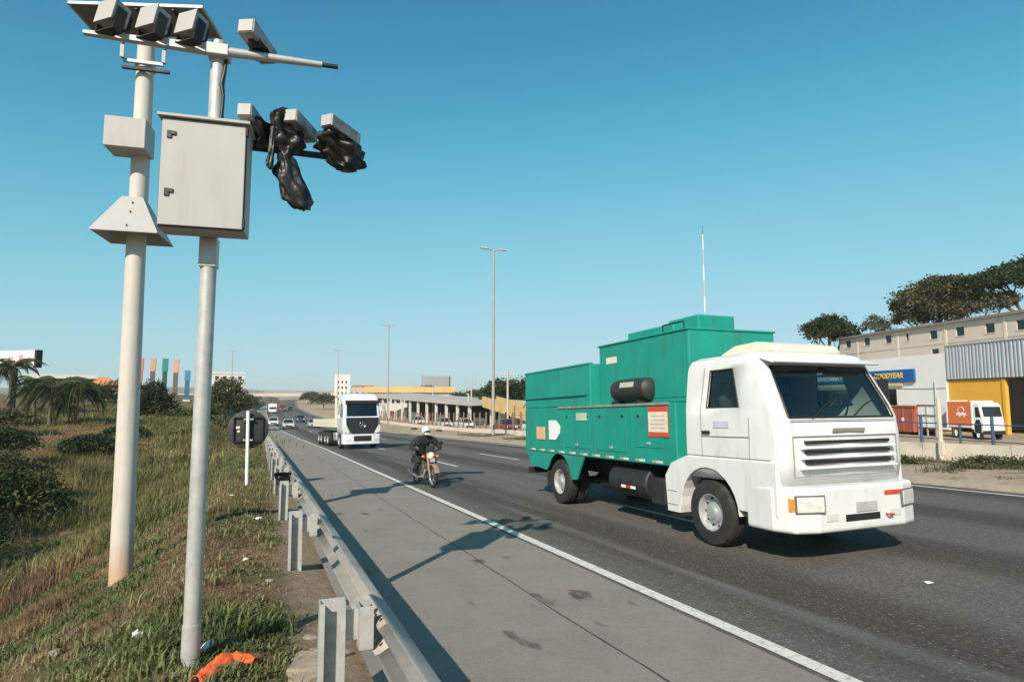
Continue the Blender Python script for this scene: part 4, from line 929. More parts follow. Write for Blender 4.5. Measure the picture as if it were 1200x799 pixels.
# metal shed with yellow wall
shd = thing('metal_shed', 'shed with silver corrugated front above a yellow wall and dark doorway', 'shed', bpos(-.02,0), RB)
yel = M('wall_yellow', (.80,.42,.045), .75, 0, .05, 1.1, .003, 20, dirt=((.55,.33,.10), .9, .6, .5))
box('yellow_wall', yel, shd, .02,4.75,.12,.32,-.3,4.12); box('yellow_wall', yel, shd, 10.4,16,.12,.32,-.3,4.12)
box('door_frame', yel, shd, 4.75,5.0,.05,.32,-.3,4.1)
cor = []; nr = 52
for k in range(nr+1):
    x = 16.0*k/nr
    cor += [(x,0.0),(x+.10,0.0),(x+.15,-.055),(x+.25,-.055)]
vs = []; fs = []
for i, (x, yy) in enumerate(cor):
    vs += [(x+.0, yy, 4.06), (x+.0, yy-.0, 6.62)]
    if i: fs.append((2*i-2, 2*i, 2*i+1, 2*i-1))
c_ = MB().add(vs, fs).build('corrugated_sheet', M('zinc_sheet',(.40,.43,.47),.45,.25,.10,.7, dirt=((.28,.27,.26),.6,.6,.5)), shd)
md = c_.modifiers.new('thick','SOLIDIFY'); md.thickness = .004
for k in range(nr): MB().bx(16.0*k/nr+.14,16.0*k/nr+.155,-.075,-.0545,4.06,6.62).build('sheet_seam', M('seam_grey',(.25,.26,.28),.6), c_) if k % 2 == 0 else None  # darker grey strip down every second rib of the sheet
box('eave_trim', steelgrey, shd, 0,16.2,-.09,.06,6.63,6.72); box('lintel', darksteel, shd, 0,16,.02,.32,4.0,4.06)
box('side_wall', shopwhite, shd, 15.8,16,.33,13,-.3,6.6); box('back_wall', interior, shd, .05,15.8,12.8,13,-.3,6.6); box('inner_floor', interior, shd, .05,15.8,.4,12.8,-.25,-.2)
MB().add([(0,0,6.62),(16.2,0,6.62),(16.2,13,6.3),(0,13,6.3)], [(0,1,2,3)]).build('roof', M('zinc_sheet',(.4,.43,.47)), shd)

# long block building behind
blk = thing('block_building', 'long unpainted grey block building with small square windows behind the shops', 'building', bpos(0,8), RB)
raw = M('raw_block', (.55,.47,.40), .92, 0, .07, .9, .006, 9, dirt=((.28,.25,.21), .45, .55, .6))
wins = [(-23.2,8.95),(-19.95,8.95),(-16.55,8.92),(-10.36,8.75),(-7.23,8.75),(-4.08,8.70),(-1.1,8.65),(2.0,8.62),(5.2,8.6)]
holes = [rect(x-.46,x+.46,z-.44,z+.40) for x, z in wins]+[rect(-14.0,-13.62,8.45,9.2), rect(-10.75,-9.85,6.55,7.35)]
MB().plate(rect(-24.8,22,-.3,9.55), holes, 0, .25, 'y').build('front_wall', raw, blk)
for h in holes:
    (x0,z0),(x1,z1) = h[0], h[2]
    f = MB().plate(rect(x0,x1,z0,z1), [rect(x0+.05,x1-.05,z0+.05,z1-.05)], .10, .16, 'y').build('window', M('frame_dark',(.06,.07,.08),.5), blk)
    MB().bx(x0+.05,x1-.05,.125,.135,z0+.05,z1-.05).build('pane', glassb, f)
    box('sill', raw, f, x0-.06,x1+.06,-.05,-.002,z0-.07,z0-.002)
box('side_wall', raw, blk, -24.8,-24.55,.25,10,-.3,9.55); box('side_wall', raw, blk, 21.75,22,.25,10,-.3,9.55); box('back_wall', interior, blk, -24.55,21.75,9.8,10,-.3,9.5)
box('floor_slab', interior, blk, -24.5,21.7,.3,9.7,7.4,7.5); box('inner_wall', interior, blk, -24.5,21.7,3,3.1,-.2,9.5)
box('roof_slab', M('slab_dark',(.19,.17,.15),.9,0,.15,.8), blk, -25.2,22.4,-.35,10.3,9.57,9.80)
for x in (-21.6,-15.2,-8.9,-2.6,3.6,9.9): box('pilaster', conc, blk, x-.14,x+.14,-.05,-.001,-.3,9.56)
box('string_course', raw, blk, -24.8,22,-.045,-.003,7.75,7.83)
for k in range(6): box('parapet_block', shopwhite, blk, -22.5+k*1.8,-22.5+k*1.8+random.uniform(.5,1.4),3,4,9.81,9.9+random.uniform(.1,.8))

# parked vehicles in the yard
rust = M('container_red', (.36,.09,.05), .65, 0, .12, 1.5, dirt=((.22,.07,.04), 1.1, .56, .6))
rc_ = thing('container', 'rusty red skip container parked before the white shop', 'container', bpos(-3.3,-6.2,-.60), RB)
MB().prism([(-2.9,.25),(1.9,.25),(2.1,1.95),(-3.3,1.95)], -1.0, 1.0, 'y').build('body', rust, rc_, None, .04)
for k in range(6): box('rib', rust, rc_, -2.7+k*.9,-2.6+k*.9,-1.05,-1.0,.3,1.9)
for x in (-2.2,1.2): box('skid', darksteel, rc_, x-.2,x+.2,-.9,.9,0,.25)
MB().rev([(0,0),(.13,0),(.13,-.02),(0,-.02)], 14, Matrix.Translation((1.0,-1.06,1.1)) @ Matrix.Rotation(math.pi/2,4,'Z')).build('round_mark', whitep, rc_)
box('rim', rust, rc_, -3.35,2.15,-1.06,1.06,1.95,2.05)
wc = thing('frame_cage', 'white panelled cage with grey frame between red container and orange truck', 'cage', bpos(-6.15,-6.4,-.60), RB); wc.scale = (1,1,.80)
for x in (-.75,.0,.75): box('frame_post', steelgrey, wc, x-.04,x+.04,-.62,-.54,0,2.65)
for x in (-.75,.75): box('frame_post', steelgrey, wc, x-.04,x+.04,.54,.62,0,2.65)
for z in (.7,1.75,2.6): box('frame_rail', darksteel, wc, -.79,.79,-.63,-.55,z,z+.07)
for x in (-.71,.04): box('panel', whitep, wc, x,x+.67,-.57,-.55,.78,2.58)
box('back_panel', whitep, wc, -.75,.75,.5,.54,.78,2.58); box('floor', darksteel, wc, -.75,.75,-.5,.5,.5,.6)
ot = thing('delivery_truck', 'orange box delivery truck with white cab parked before the yellow wall', 'truck', bpos(-8.75,-6.0,-.58), RB); ot.scale = (.55,.72,.96)
orng = M('orange_curtain', (.66,.17,.045), .55, 0, .05, 2)
cb = box('cargo_box', orng, ot, -2.2,1.30,-1.0,1.0,.72,2.45, .03)
for x in (-2.26,1.2): box('end_frame', whitep, cb, x,x+.18,-1.02,1.02,.68,2.50)
box('lower_strip', whitep, cb, -2.2,1.2,-1.015,-1.0,.78,.86)
arc_ = [(-.15+.45*math.cos(a), -1.02, 1.80+.28*math.sin(a)) for a in np.linspace(R(10),R(170),12)]
tube('logo', whitep, cb, arc_, .03, 5)
lg = MB()
for k in range(7): lg.box((-.75+.2*k,-1.012,1.62+.05*math.sin(k*2.1)), (.13,.02,.16+.06*(k%3)), (0,.25,0))
lg.build('logo', whitep, cb)
MB().prism([(1.42,.45),(1.42,2.35),(2.0,2.38),(2.35,2.2),(2.62,1.45),(2.72,.95),(2.70,.45)], -.98, .98, 'y').build('cab', whitep, ot, None, .06)
MB().prism([(2.40,2.12),(2.63,1.50),(2.66,1.50),(2.43,2.13)], -.85, .85, 'y').build('windscreen', MATS['car_glass'], ot)
MB().prism([(1.72,1.45),(1.72,2.1),(2.15,2.1),(2.4,1.45)], -.99, -.97, 'y').build('side_window', black, ot)
MB().prism([(1.6,.45),(1.55,.95),(1.8,1.3),(2.25,1.3),(2.45,.95),(2.42,.45)], -1.0, -.975, 'y').build('wheel_arch', black, ot)
box('bumper', darksteel, ot, 2.5,2.78,-.98,.98,.38,.62, .03); box('chassis', darksteel, ot, -2.2,2.5,-.4,.4,.45,.70)
for x in (-1.0,2.0):
    for s in (-1,1):
        T = Matrix.Translation((x, s*.88, .40)) @ Matrix.Rotation(s*math.pi/2, 4, 'Z')
        ty = MB().rev([(.22,.12),(.33,.13),(.39,.09),(.40,0),(.39,-.09),(.33,-.13),(.22,-.12)], 22, T).build('wheel', rubber, ot, 40)
        MB().rev([(.23,.11),(.20,.06),(.08,.05),(.07,.11),(0,.11)], 18, T).build('rim', whitep, ty, 40)

for (x, y, c_, lb) in ((26.6,58,(.72,.72,.70),'white car parked behind the fence under the yellow ramp'),(27.2,68,(.30,.06,.05),'dark red car parked behind the fence near the street lamp'),(26.4,80,(.74,.73,.70),'white car parked in front of the market canopy'),(26.6,90,(.55,.56,.58),'silver car parked in front of the market bays'),(25.6,101,(.70,.70,.69),'white car parked near the far end of the market fence')):
    car(lb, x, y, c_, 'parked_car', False, True, 'cars parked by the market', gz(x+float(sx(y)), y))
# ------------------------------------------------------------------ lamp posts and poles
lampm = M('lamp_grey', (.36,.33,.30), .6, .1, .1, 2)
def lamp_post(label, X, y, H, rad=.13, arms=2):
    x = X+float(sx(y)); z = gz(x, y); t = thing('street_lamp', label, 'street lamp', (x, y, z), 0, 'tall double street lamps along the road')
    tube('pole', lampm, t, [(0,0,-.3),(0,0,H*.5),(0,0,H)], [rad,rad*.8,rad*.55], 10)
    for s in (-1,1):
        tube('arm', lampm, t, [(0,0,H-.25),(s*.3,0,H+.02),(s*.6,0,H+.08)], .045, 6)
        MB().prism([(s*.5,H+.02),(s*.6,H+.20),(s*1.25,H+.22),(s*1.42,H+.12),(s*1.35,H+.03)], -.16, .16, 'y').build('lantern', M('lantern_grey',(.42,.42,.41),.5), t, None, .03)
    box('access_door', darksteel, t, -.07,.07,-rad-.008,-rad+.02,.6,1.1)
lamp_post('tall double-armed street lamp standing in front of the low wall', 20.9, 55.7, 18.1, .16)
lamp_post('double street lamp rising behind the silver truck', 23.0, 112, 17.8, .15)
lamp_post('faint far double street lamp left of the silver truck', 21.5, 172, 17.5, .14)
lamp_post('distant street lamp on the grassy side before the viaduct', -6.0, 205, 15.0, .14)
polem = M('pole_concrete', (.46,.42,.37), .85, 0, .1, 1)
def utility(label, x, y, H, bar=True):
    t = thing('utility_pole', label, 'utility pole', (x, y, gz(x, y)), 0, 'concrete utility poles round the market')
    tube('pole', polem, t, [(0,0,-.3),(0,0,H)], [.17,.11], 10)
    if bar: box('crossarm', polem, t, -.9,.9,-.06,.06,H-.6,H-.45); [MB().rev([(0,0),(.06,.02),(.03,.1),(.06,.16),(0,.18)], 8, Matrix.Translation((x_,0,H-.45)) @ Matrix.Rotation(-math.pi/2,4,'Y')).build('insulator', whitep, t, 50) for x_ in (-.8,-.4,.4,.8)]
utility('slim concrete utility pole between the market canopy and yellow ramp', 36.0, 108, 8.2, False)
utility('concrete utility pole beside the street lamp near the ramp', 28.6, 71.5, 7.4)
utility('dark utility pole under the grey billboard', 33.0, 124, 7.2)
utility('short concrete pole by the market fence gap', 31.5, 96, 5.0, False)
mast = thing('radio_mast', 'thin red and white banded radio mast rising behind the truck', 'mast', (59.6, 71.6, gz(59.6,71.6)))
hz0 = 26.0-gz(59.6,71.6)
for k in range(12):
    tube('mast_section', whitep if k % 2 else M('mast_rose',(.55,.42,.40),.6), mast, [(0,0,hz0*k/12),(0,0,hz0*(k+1)/12-.02)], .11-.003*k, 6)
tube('tip', darksteel, mast, [(0,0,hz0-.02),(0,0,hz0+1.2)], .03, 5)

# ------------------------------------------------------------------ market, ramp, houses, billboards in the distance
def block(name, label, cat, c, dims, mat, rz=0.0, roofm=None, wins=(), roof_over=.3, roof_t=.25, group=None):
    """plain house: walls with real window openings on the front (-y), roof slab; wins = (x, z, w, h)"""
    t = thing(name, label, cat, c, rz, group); w_, d_, h_ = dims
    holes = [rect(x-a/2,x+a/2,z-b2/2,z+b2/2) for x, z, a, b2 in wins]
    MB().plate(rect(-w_/2,w_/2,-1,h_), holes, 0, .2, 'y').build('front_wall', mat, t)
    box('side_wall', mat, t, -w_/2,-w_/2+.2,.2,d_,-1,h_); box('side_wall', mat, t, w_/2-.2,w_/2,.2,d_,-1,h_); box('back_wall', mat, t, -w_/2+.2,w_/2-.2,d_-.2,d_,-1,h_)
    box('roof', roofm or mat, t, -w_/2-roof_over,w_/2+roof_over,-roof_over,d_+roof_over,h_+.003,h_+roof_t)
    for h in holes:
        (x0,z0),(x1,z1) = h[0], h[2]; f = MB().bx(x0,x1,.12,.16,z0,z1).build('window', M('far_pane',(.03,.035,.04),.2), t)
        box('sill', mat, f, x0-.1,x1+.1,-.08,-.003,z0-.1,z0-.003)
    return t
mkw = M('market_white', (.62,.58,.54), .85, 0, .06, .5); mkg = M('market_roof', (.42,.39,.36), .8, 0, .1, .4); mky = M('roof_ochre', (.62,.42,.17), .8, 0, .12, .5)
mh = thing('market_hall', 'long open market hall with grey canopy roof and dark bays behind the fence', 'building', (31.4, 92, gz(31.4,92)), math.atan2(152-90.3, 26.0-31.4))
Lm = 62.0
vs = []
for (x, z) in ((0,3.25),(Lm,4.7)): vs += [(x,-1.5,z),(x,-7,z+.3),(x,-1.5,z+.75),(x,-7,z+1.0)]
MB().add([(0,1.2,3.2),(Lm,1.2,4.6),(Lm,-9,4.9),(0,-9,3.5),(0,1.2,3.75),(Lm,1.2,5.4),(Lm,-9,5.7),(0,-9,4.0)], [(0,1,2,3),(4,5,6,7),(0,1,5,4),(1,2,6,5),(2,3,7,6),(3,0,4,7)]).build('canopy', mkg, mh)
for k in range(13): box('column', mkw, mh, .6+k*5.05,1.0+k*5.05,.5,.9,-1,3.2+1.4*k/13)
MB().add([(0,-8.5,-1),(Lm,-8.5,-1),(Lm,-8.5,4.7),(0,-8.5,3.3)], [(0,1,2,3)]).build('back_wall', interior, mh)
for k in range(7): box('stall_front', [mkw, M('stall_red',(.40,.14,.09),.8), mkw, M('stall_tan',(.45,.30,.18),.8), mkw][k % 5], mh, 3+k*8.6,7.5+k*8.6,-3.2,-3.0,-1,random.uniform(1.0,2.1))
hall = block('market_shed', 'white market shed with ochre roof behind the canopy', 'building', (36, 158, gz(36,158)), (22,14,5.6), mkw, R(-12), mky, [(-7+3.4*k,3.6,2.2,1.4) for k in range(5)], .6, 1.5)
rp_ = thing('ramp', 'yellow sided pedestrian ramp sloping down beside the market', 'ramp', (30.2, 69, gz(30.2,69)), math.atan2(90.2-69.4, 31.5-29.8))
zt = 1.9-gz(30.2,69); zb = .15-gz(30.2,69)
for yy in (-.0,-2.2):
    MB().prism([(0,zb-1.0),(21,zt-1.3),(21,zt+.35),(0,zb+.45)], yy, yy+.15, 'y').build('side_panel', mky, rp_)
MB().prism([(0,zb-1.0),(21,zt-1.3),(21,zt-1.1),(0,zb-.8)], -2.2, -.0, 'y').build('deck', conc, rp_)
for x in (4,9,14,19.5): box('pier', conc, rp_, x-.25,x+.25,-1.5,-.7,-1,zb-.9+(zt-zb)*x/21-.1)
hw = M('house_white', (.66,.63,.60), .85, 0, .05, .4); ht = M('house_tan', (.50,.40,.30), .85, 0, .08, .4); tile = M('roof_tile', (.42,.17,.09), .85, 0, .15, 2)
hs = [((50.5,163,0),9,3.2,hw,'low white house beside the grey billboard'),((60,150,0),8,3.6,ht,'tan house on the slope below the trees'),((57,136,0),7,3.4,hw,'white house near the wooded slope'),((66,140,0),8,3.4,hw,'white house highest on the wooded slope'),((47,182,0),9,4,hw,'white flat house behind the market shed'),((72,160,0),9,4,hw,'broad white house far up the wooded slope')]
for k,(c,w_,h_,m_,lb) in enumerate(hs):
    block('house', lb, 'house', (c[0],c[1],gz(c[0],c[1])+.4), (w_,7,h_+1.5), m_, R(-22), tile if k % 2 else conc, [(-w_/4,2.6,1.1,1.2),(w_/4,2.6,1.1,1.2)], .4, .3, 'houses on the far slope')
block('tower_block', 'narrow white tower block far beyond the silver truck', 'building', (40.5,340,gz(40.5,340)), (8,8,15.6), hw, R(-6), hw, [(-2+2*k,3+3*j,.9,1.2) for k in range(3) for j in range(4)], .1, .5)
block('apartment_block', 'tan apartment block far beyond the silver truck', 'building', (40,264,gz(40,264)), (8.5,8,8.6), ht, R(-8), tile, [(-2.5+2.5*k,2.5+3*j,1,1.2) for k in range(3) for j in range(2)], .3, .4)
def billboard(label, c, W_, H_, zb_, rz, face, prints=None, back=False):
    t = thing('billboard', label, 'billboard', c, rz)
    p = MB().bx(-W_/2,W_/2,-.12,.12,zb_,zb_+H_).build('panel', face, t, None, .02)
    tube('post', darksteel, t, [(0,.4,-.5),(0,.4,zb_+.6)], .25, 12)
    box('catwalk', darksteel, t, -W_/2,W_/2,-.7,-.2,zb_-.15,zb_-.08)
    for k in range(int(W_/1.3)): box('back_rib', darksteel, p, -W_/2+.4+k*1.3,-W_/2+.5+k*1.3,.12,.24,zb_+.05,zb_+H_-.05)
    box('edge_cap', darksteel, p, W_/2,W_/2+.35,-.35,.35,zb_-.02,zb_+H_+.02)
    if prints:
        for (x,z,a,h,m_) in prints: MB().bx(x-a/2,x+a/2,-.128,-.121,z-h/2,z+h/2).build('print', m_, p)
billboard('grey blank billboard on a post behind the market roofs', (49.3,182.7,gz(49,182)), 8.4, 3.6, 5.0-gz(49,182), R(-14), M('board_grey',(.28,.29,.29),.7))
pk = M('print_pink',(.52,.30,.33),.6)
billboard('white advertising billboard with faint pink prints above the palms', (-27.6,90.6,gz(-27.6,90.6)), 7.8, 2.05, 5.55-gz(-27.6,90.6), R(-38), whitep, [(-2.4,6.65-gz(-27.6,90.6),.6,.9,pk),(-.2,6.5-gz(-27.6,90.6),.9,.8,pk),(1.5,6.5-gz(-27.6,90.6),.7,1.2,pk),(3.0,6.5-gz(-27.6,90.6),.9,.5,pk)])
# left: low shops, orange roof, colour pillars, white block
block('shop_building', 'low dark fronted shop with pale fascia behind the palms', 'building', (-33.2,132,gz(-33.2,132)), (10,10,4.2), M('shop_dark',(.16,.13,.11),.8), R(12), hw, [(-3+3*k,1.6,2.2,1.8) for k in range(3)], .5, .7)
oh = block('house', 'house with an orange tiled hip roof behind the drooping palm', 'house', (-31.4,153,gz(-31.4,153)), (8,8,3.0), ht, R(10), tile, [(-2,1.4,1.1,1.1),(2,1.4,1.1,1.1)], .3, .15)
MB().add([(-4.5,-.5,3.16),(4.5,-.5,3.16),(4.5,8.5,3.16),(-4.5,8.5,3.16),(-1.2,4,5.0),(1.2,4,5.0)], [(0,1,5,4),(1,2,5),(2,3,4,5),(3,0,4)]).build('hip_roof', M('tile_orange',(.62,.24,.10),.8,0,.12,3), oh)
tw = [(-30.9,196,'coral red pillar close to the white pole',(.62,.20,.13),(.55,.15,.10),11),(-27.7,194.6,'grey pillar with a pale coral top',(.55,.30,.22),(.10,.085,.075),10.8),(-24.6,193.4,'dark green pillar with a teal top',(.01,.22,.18),(.008,.07,.05),10.8),(-21.8,192.2,'brown pillar with a salmon top',(.62,.32,.22),(.13,.085,.065),10.5),(-18.8,191.3,'slender blue pillar beside the thin steel pole',(.03,.22,.38),(.015,.12,.22),7.5)]
for (x, y, lb, ca, cb2, top) in tw:
    z = gz(x,y); t = thing('colour_pillar', lb, 'pillar', (x,y,z), 0, 'coloured advertising pillars')
    h_ = top+2-z; sp = h_*.68
    box('shaft', M('pillar_a'+str(int(x)), cb2, .6, 0, .08, .6), t, -.55,.55,-.4,.4,-.5,sp); box('top_section', M('pillar_b'+str(int(x)), ca, .6, 0, .06, .6), t, -.68,.68,-.46,.46,sp+.003,h_)
    box('plinth', conc, t, -.9,.9,-.7,.7,-.5,.4)
block('apartment_block', 'long white flat block with cream lower storey behind the round tree', 'building', (-12,243,gz(-12,243)), (13,9,10.5-gz(-12,243)), hw, R(5), hw, [(-5+2.5*k,5.5+2.2*j,1.3,1.0) for k in range(5) for j in range(2)], .2, .7)
# viaduct
vd = thing('viaduct', 'pale concrete viaduct crossing the road in the far distance', 'bridge', (0,362,gz(-12,362)))
vz = vd.location.z
def at_v(u): return Vector((-40+u*150, 366-u*36, 0))-Vector((0,362,0))
a, b2 = at_v(0), at_v(1)
nv = Vector((.233,.972,0))*9
MB().add([a+Vector((0,0,2.7-vz)), b2+Vector((0,0,3.2-vz)), b2+nv+Vector((0,0,3.2-vz)), a+nv+Vector((0,0,2.7-vz)), a+Vector((0,0,4.2-vz)), b2+Vector((0,0,4.9-vz)), b2+nv+Vector((0,0,4.9-vz)), a+nv+Vector((0,0,4.2-vz))], [(0,1,2,3),(4,5,6,7),(0,1,5,4),(1,2,6,5),(2,3,7,6),(3,0,4,7)]).build('deck', M('viaduct_concrete',(.50,.45,.40),.85,0,.08,.2), vd)
for k in range(13):
    u = .02+k*.08; p = at_v(u)+nv*.5; 
    if 6 < (at_v(u)+Vector((0,362,0))).x-float(sx(362)) < 16: continue
    MB().bx(p.x-.8,p.x+.8,p.y-2,p.y+2,-3,2.9-vz).build('pier', M('viaduct_concrete',(.5,.45,.4)), vd)
for k in range(30):
    p = at_v(.01+k/30); MB().bx(p.x-.08,p.x+.08,p.y+.1,p.y+.26,4.2-vz+.7*k/30,5.1-vz+.7*k/30).build('railing_post', steelgrey, vd)

# ------------------------------------------------------------------ vegetation
lf_dark = leaf_mat('leaf_dark', (.012,.022,.008), (.035,.055,.018), (.085,.095,.032))
lf_mid = leaf_mat('leaf_mid', (.018,.034,.010), (.055,.080,.024), (.12,.13,.045))
lf_olive = leaf_mat('leaf_olive', (.03,.035,.014), (.085,.085,.035), (.16,.14,.06))
lf_grey = leaf_mat('leaf_grey', (.05,.055,.035), (.11,.11,.07), (.20,.18,.12))
lf_palm = leaf_mat('leaf_palm', (.02,.034,.012), (.055,.075,.025), (.12,.12,.045))
def leaves_mesh(name, lobes, n, size, seed=0, clumps=26, droop=0.0):
    """leaf-sized quads gathered in clumps spread over and inside the crown's lobes"""
    g = np.random.default_rng(seed); out = []
    vol = np.array([l[1][0]*l[1][1]*l[1][2] for l in lobes])**.7; vol = vol/vol.sum()
    for (c, r_), f in zip(lobes, vol):
        m_ = max(60, int(n*f)); kc = max(6, int(clumps*f*len(lobes)))
        d_ = g.normal(size=(kc,3)); d_ /= np.linalg.norm(d_,axis=1)[:,None]; d_[:,2] = np.where(d_[:,2] < -.55, -d_[:,2], d_[:,2])
        cc = d_*(g.uniform(.55,1.0,(kc,1))**.6)
        pick = g.integers(0, kc, m_); off = np.clip(g.normal(size=(m_,3)),-1.5,1.5)*g.uniform(.14,.32,(kc,1))[pick]
        p = (cc[pick]+off)*np.array(r_)+np.array(c); out.append(p)
    P_ = np.concatenate(out); m_ = len(P_)
    nrm = g.normal(size=(m_,3)); nrm[:,2] = np.abs(nrm[:,2])+.25; nrm /= np.linalg.norm(nrm,axis=1)[:,None]
    a_ = g.normal(size=(m_,3)); u_ = np.cross(nrm,a_); u_ /= np.linalg.norm(u_,axis=1)[:,None]; v_ = np.cross(nrm,u_)
    s_ = size*g.uniform(.6,1.4,(m_,1)); u_ = u_*s_; v_ = v_*s_*.55
    vv = np.stack([P_-u_, P_-v_, P_+u_, P_+v_], 1).reshape(-1,3)
    return quads(name, vv)
def quads(name, vv, k=4):
    n = len(vv)//k; me = bpy.data.meshes.new(name); me.vertices.add(len(vv)); me.vertices.foreach_set('co', vv.astype(np.float32).ravel())
    me.loops.add(n*k); me.loops.foreach_set('vertex_index', np.arange(n*k, dtype=np.int32)); me.polygons.add(n)
    me.polygons.foreach_set('loop_start', np.arange(0,n*k,k,dtype=np.int32)); me.update(calc_edges=True); return me
def tree(name, label, x, y, lobes, mat, n=2600, size=.22, seed=0, trunk_r=.2, z0=None, group=None, clumps=30, cat='tree', lean=(0,0)):
    """lobes in metres relative to the foot of the trunk"""
    z = gz(x,y)-.1 if z0 is None else z0
    t = thing(name, label, cat, (x,y,z), 0, group); g = random.Random(seed)
    cen = sum((Vector(c) for c, _ in lobes), Vector())/len(lobes); fork = Vector((cen.x*.35+lean[0], cen.y*.35+lean[1], max(.3, cen.z*.5)))
    tb = MB().tube([(0,0,-.3), (fork.x*.4,fork.y*.4,fork.z*.5), fork], [trunk_r*1.25,trunk_r,trunk_r*.8], 8)
    for c, r_ in lobes:
        c = Vector(c); mid = fork.lerp(c,.55)+Vector((g.uniform(-.2,.2),g.uniform(-.2,.2),g.uniform(-.1,.2)))
        tb.tube([fork, mid, c+Vector((0,0,r_[2]*.35))], [trunk_r*.6,trunk_r*.4,trunk_r*.12], 6)
        for k in range(4):
            d_ = Vector((g.uniform(-1,1)*r_[0]*.75, g.uniform(-1,1)*r_[1]*.75, g.uniform(-.2,.7)*r_[2]))
            tb.tube([mid, mid.lerp(c+d_,.6)+Vector((0,0,.1)), c+d_], [trunk_r*.28,trunk_r*.18,trunk_r*.05], 5)
    tb.build('trunk', bark, t, 60); link('crown', leaves_mesh('crown', lobes, n, size, seed, clumps), mat, t); return t

hillg = 'trees on the hill behind the block building'
zt = gz(64,54.5)
tree('tree', 'dark round-topped tree left of the block building roof', 64,54.5, [((0,0,10.3-zt),(2.2,2.2,1.5)),((-1.5,.8,10.0-zt),(1.6,1.6,1.1)),((1.5,-.8,9.9-zt),(1.7,1.7,1.2)),((.2,0,11.2-zt),(1.5,1.5,.9))], lf_dark, 8000, .16, 3, .2, None, hillg)
zt = gz(78,59)
tree('tree', 'small pale sparse tree between the dark round tree and big crown', 78,59, [((0,0,12.4-zt),(1.1,1.1,.9)),((-.5,.3,11.9-zt),(.9,.9,.7)),((.8,-.4,12.0-zt),(.9,.9,.8))], lf_grey, 1900, .12, 4, .1, None, hillg)
zt = gz(82,52)
tree('tree', 'broad olive green tree with a full rounded crown', 81.5,52.2, [((-2.6,1.6,14.2-zt),(2.6,2.6,2.0)),((-.6,.3,15.6-zt),(3.0,3.0,2.0)),((1.8,-.9,16.0-zt),(3.0,3.0,1.8)),((-3.2,1.8,12.6-zt),(1.8,1.8,1.2)),((.2,-.1,13.4-zt),(2.4,2.4,1.4))], lf_olive, 20000, .20, 5, .3, None, hillg, 50)
zt = gz(89,46.5)
tree('tree', 'wide spreading umbrella tree with dark arching crown', 88.6,47.3, [((-4.2,2.4,16.9-zt),(3.6,3.2,1.0)),((-1.4,.8,17.7-zt),(3.6,3.4,1.1)),((1.4,-1.2,18.6-zt),(3.8,3.6,1.2)),((4.2,-3.0,19.4-zt),(4.2,4.0,1.6)),((2.4,-2.0,17.4-zt),(3.0,3.0,1.0)),((6.0,-4.2,17.6-zt),(3.4,3.4,1.8))], lf_dark, 24000, .20, 6, .38, None, hillg, 60)
zt = gz(85.5,50)
tree('shrub', 'greyish bushy shrub under the umbrella tree', 85.3,49.6, [((-1.6,.9,13.7-zt),(1.9,1.9,1.2)),((.6,-.3,14.2-zt),(2.2,2.2,1.3)),((2.2,-1.4,14.6-zt),(1.6,1.6,.9))], lf_grey, 8000, .16, 7, .14, None, None, 40, 'shrub')
zt = gz(76,56)
tree('shrub', 'low pale shrub beside the pale sparse tree', 75.5,56.5, [((0,0,11.2-zt),(.8,.8,.6)),((1.2,-.6,11.1-zt),(.8,.8,.6))], lf_grey, 500, .12, 8, .05, None, None, 12, 'shrub')
# left of the road
lg_ = 'trees left of the road'
zt = gz(-12.1,86)
tree('tree', 'dark bushy tree behind the thick white pole', -12.1,86.2, [((-.6,0,1.2-zt),(2.0,2.0,1.7)),((.9,.2,1.0-zt),(1.8,1.8,1.6)),((-.2,0,2.8-zt),(1.6,1.6,1.2)),((1.2,0,-.1-zt),(1.4,1.4,1.0)),((-1.6,0,0-zt),(1.5,1.5,1.2))], lf_dark, 9000, .15, 9, .16, None, lg_, 40)
zt = gz(-4.2,94)
tree('tree', 'round olive tree beside the guardrail beyond the round sign', -4.4,94, [((0,0,2.6-zt),(2.1,2.1,1.7)),((-1.5,.2,1.7-zt),(1.6,1.6,1.5)),((1.5,0,1.6-zt),(1.7,1.7,1.5)),((.2,0,.7-zt),(2.3,2.0,1.2))], lf_olive, 9000, .15, 10, .15, None, lg_, 40)
for k,(x,y,h_,r_,mm,lb) in enumerate(((-6.5,88,1.3,1.3,lf_mid,'low green bush at the foot of the round olive tree'),(-9.0,82,1.2,1.5,lf_mid,'low bush in front of the dark bushy tree'),(-1.9,97,1.1,1.0,lf_mid,'small bush crowding the far guardrail end'),
    (-19.2,106,4.4,2.6,lf_dark,'dark tree in front of the orange-roofed house'),(-24.5,118,3.0,2.4,lf_olive,'olive tree right of the low dark shop'),(-15.5,112,2.4,2.0,lf_olive,'olive bush between dark bushy tree and pillars'),(-9.5,150,3.2,2.6,lf_dark,'dark tree before the long white flat block'),(-3.0,215,5.2,2.3,lf_dark,'lollipop tree far off left of the viaduct'))):
    tree('tree' if h_ > 1.9 else 'bush', lb, x, y, [((0,0,h_*.62),(r_,r_,h_*.42)),((r_*.6,.2,h_*.5),(r_*.7,r_*.7,h_*.36)),((-r_*.6,-.2,h_*.48),(r_*.7,r_*.7,h_*.34))], mm, 3000, .15, 30+k, .1, None, lg_ if h_ > 1.9 else 'bushes left of the road', 24, 'tree' if h_ > 1.9 else 'bush')
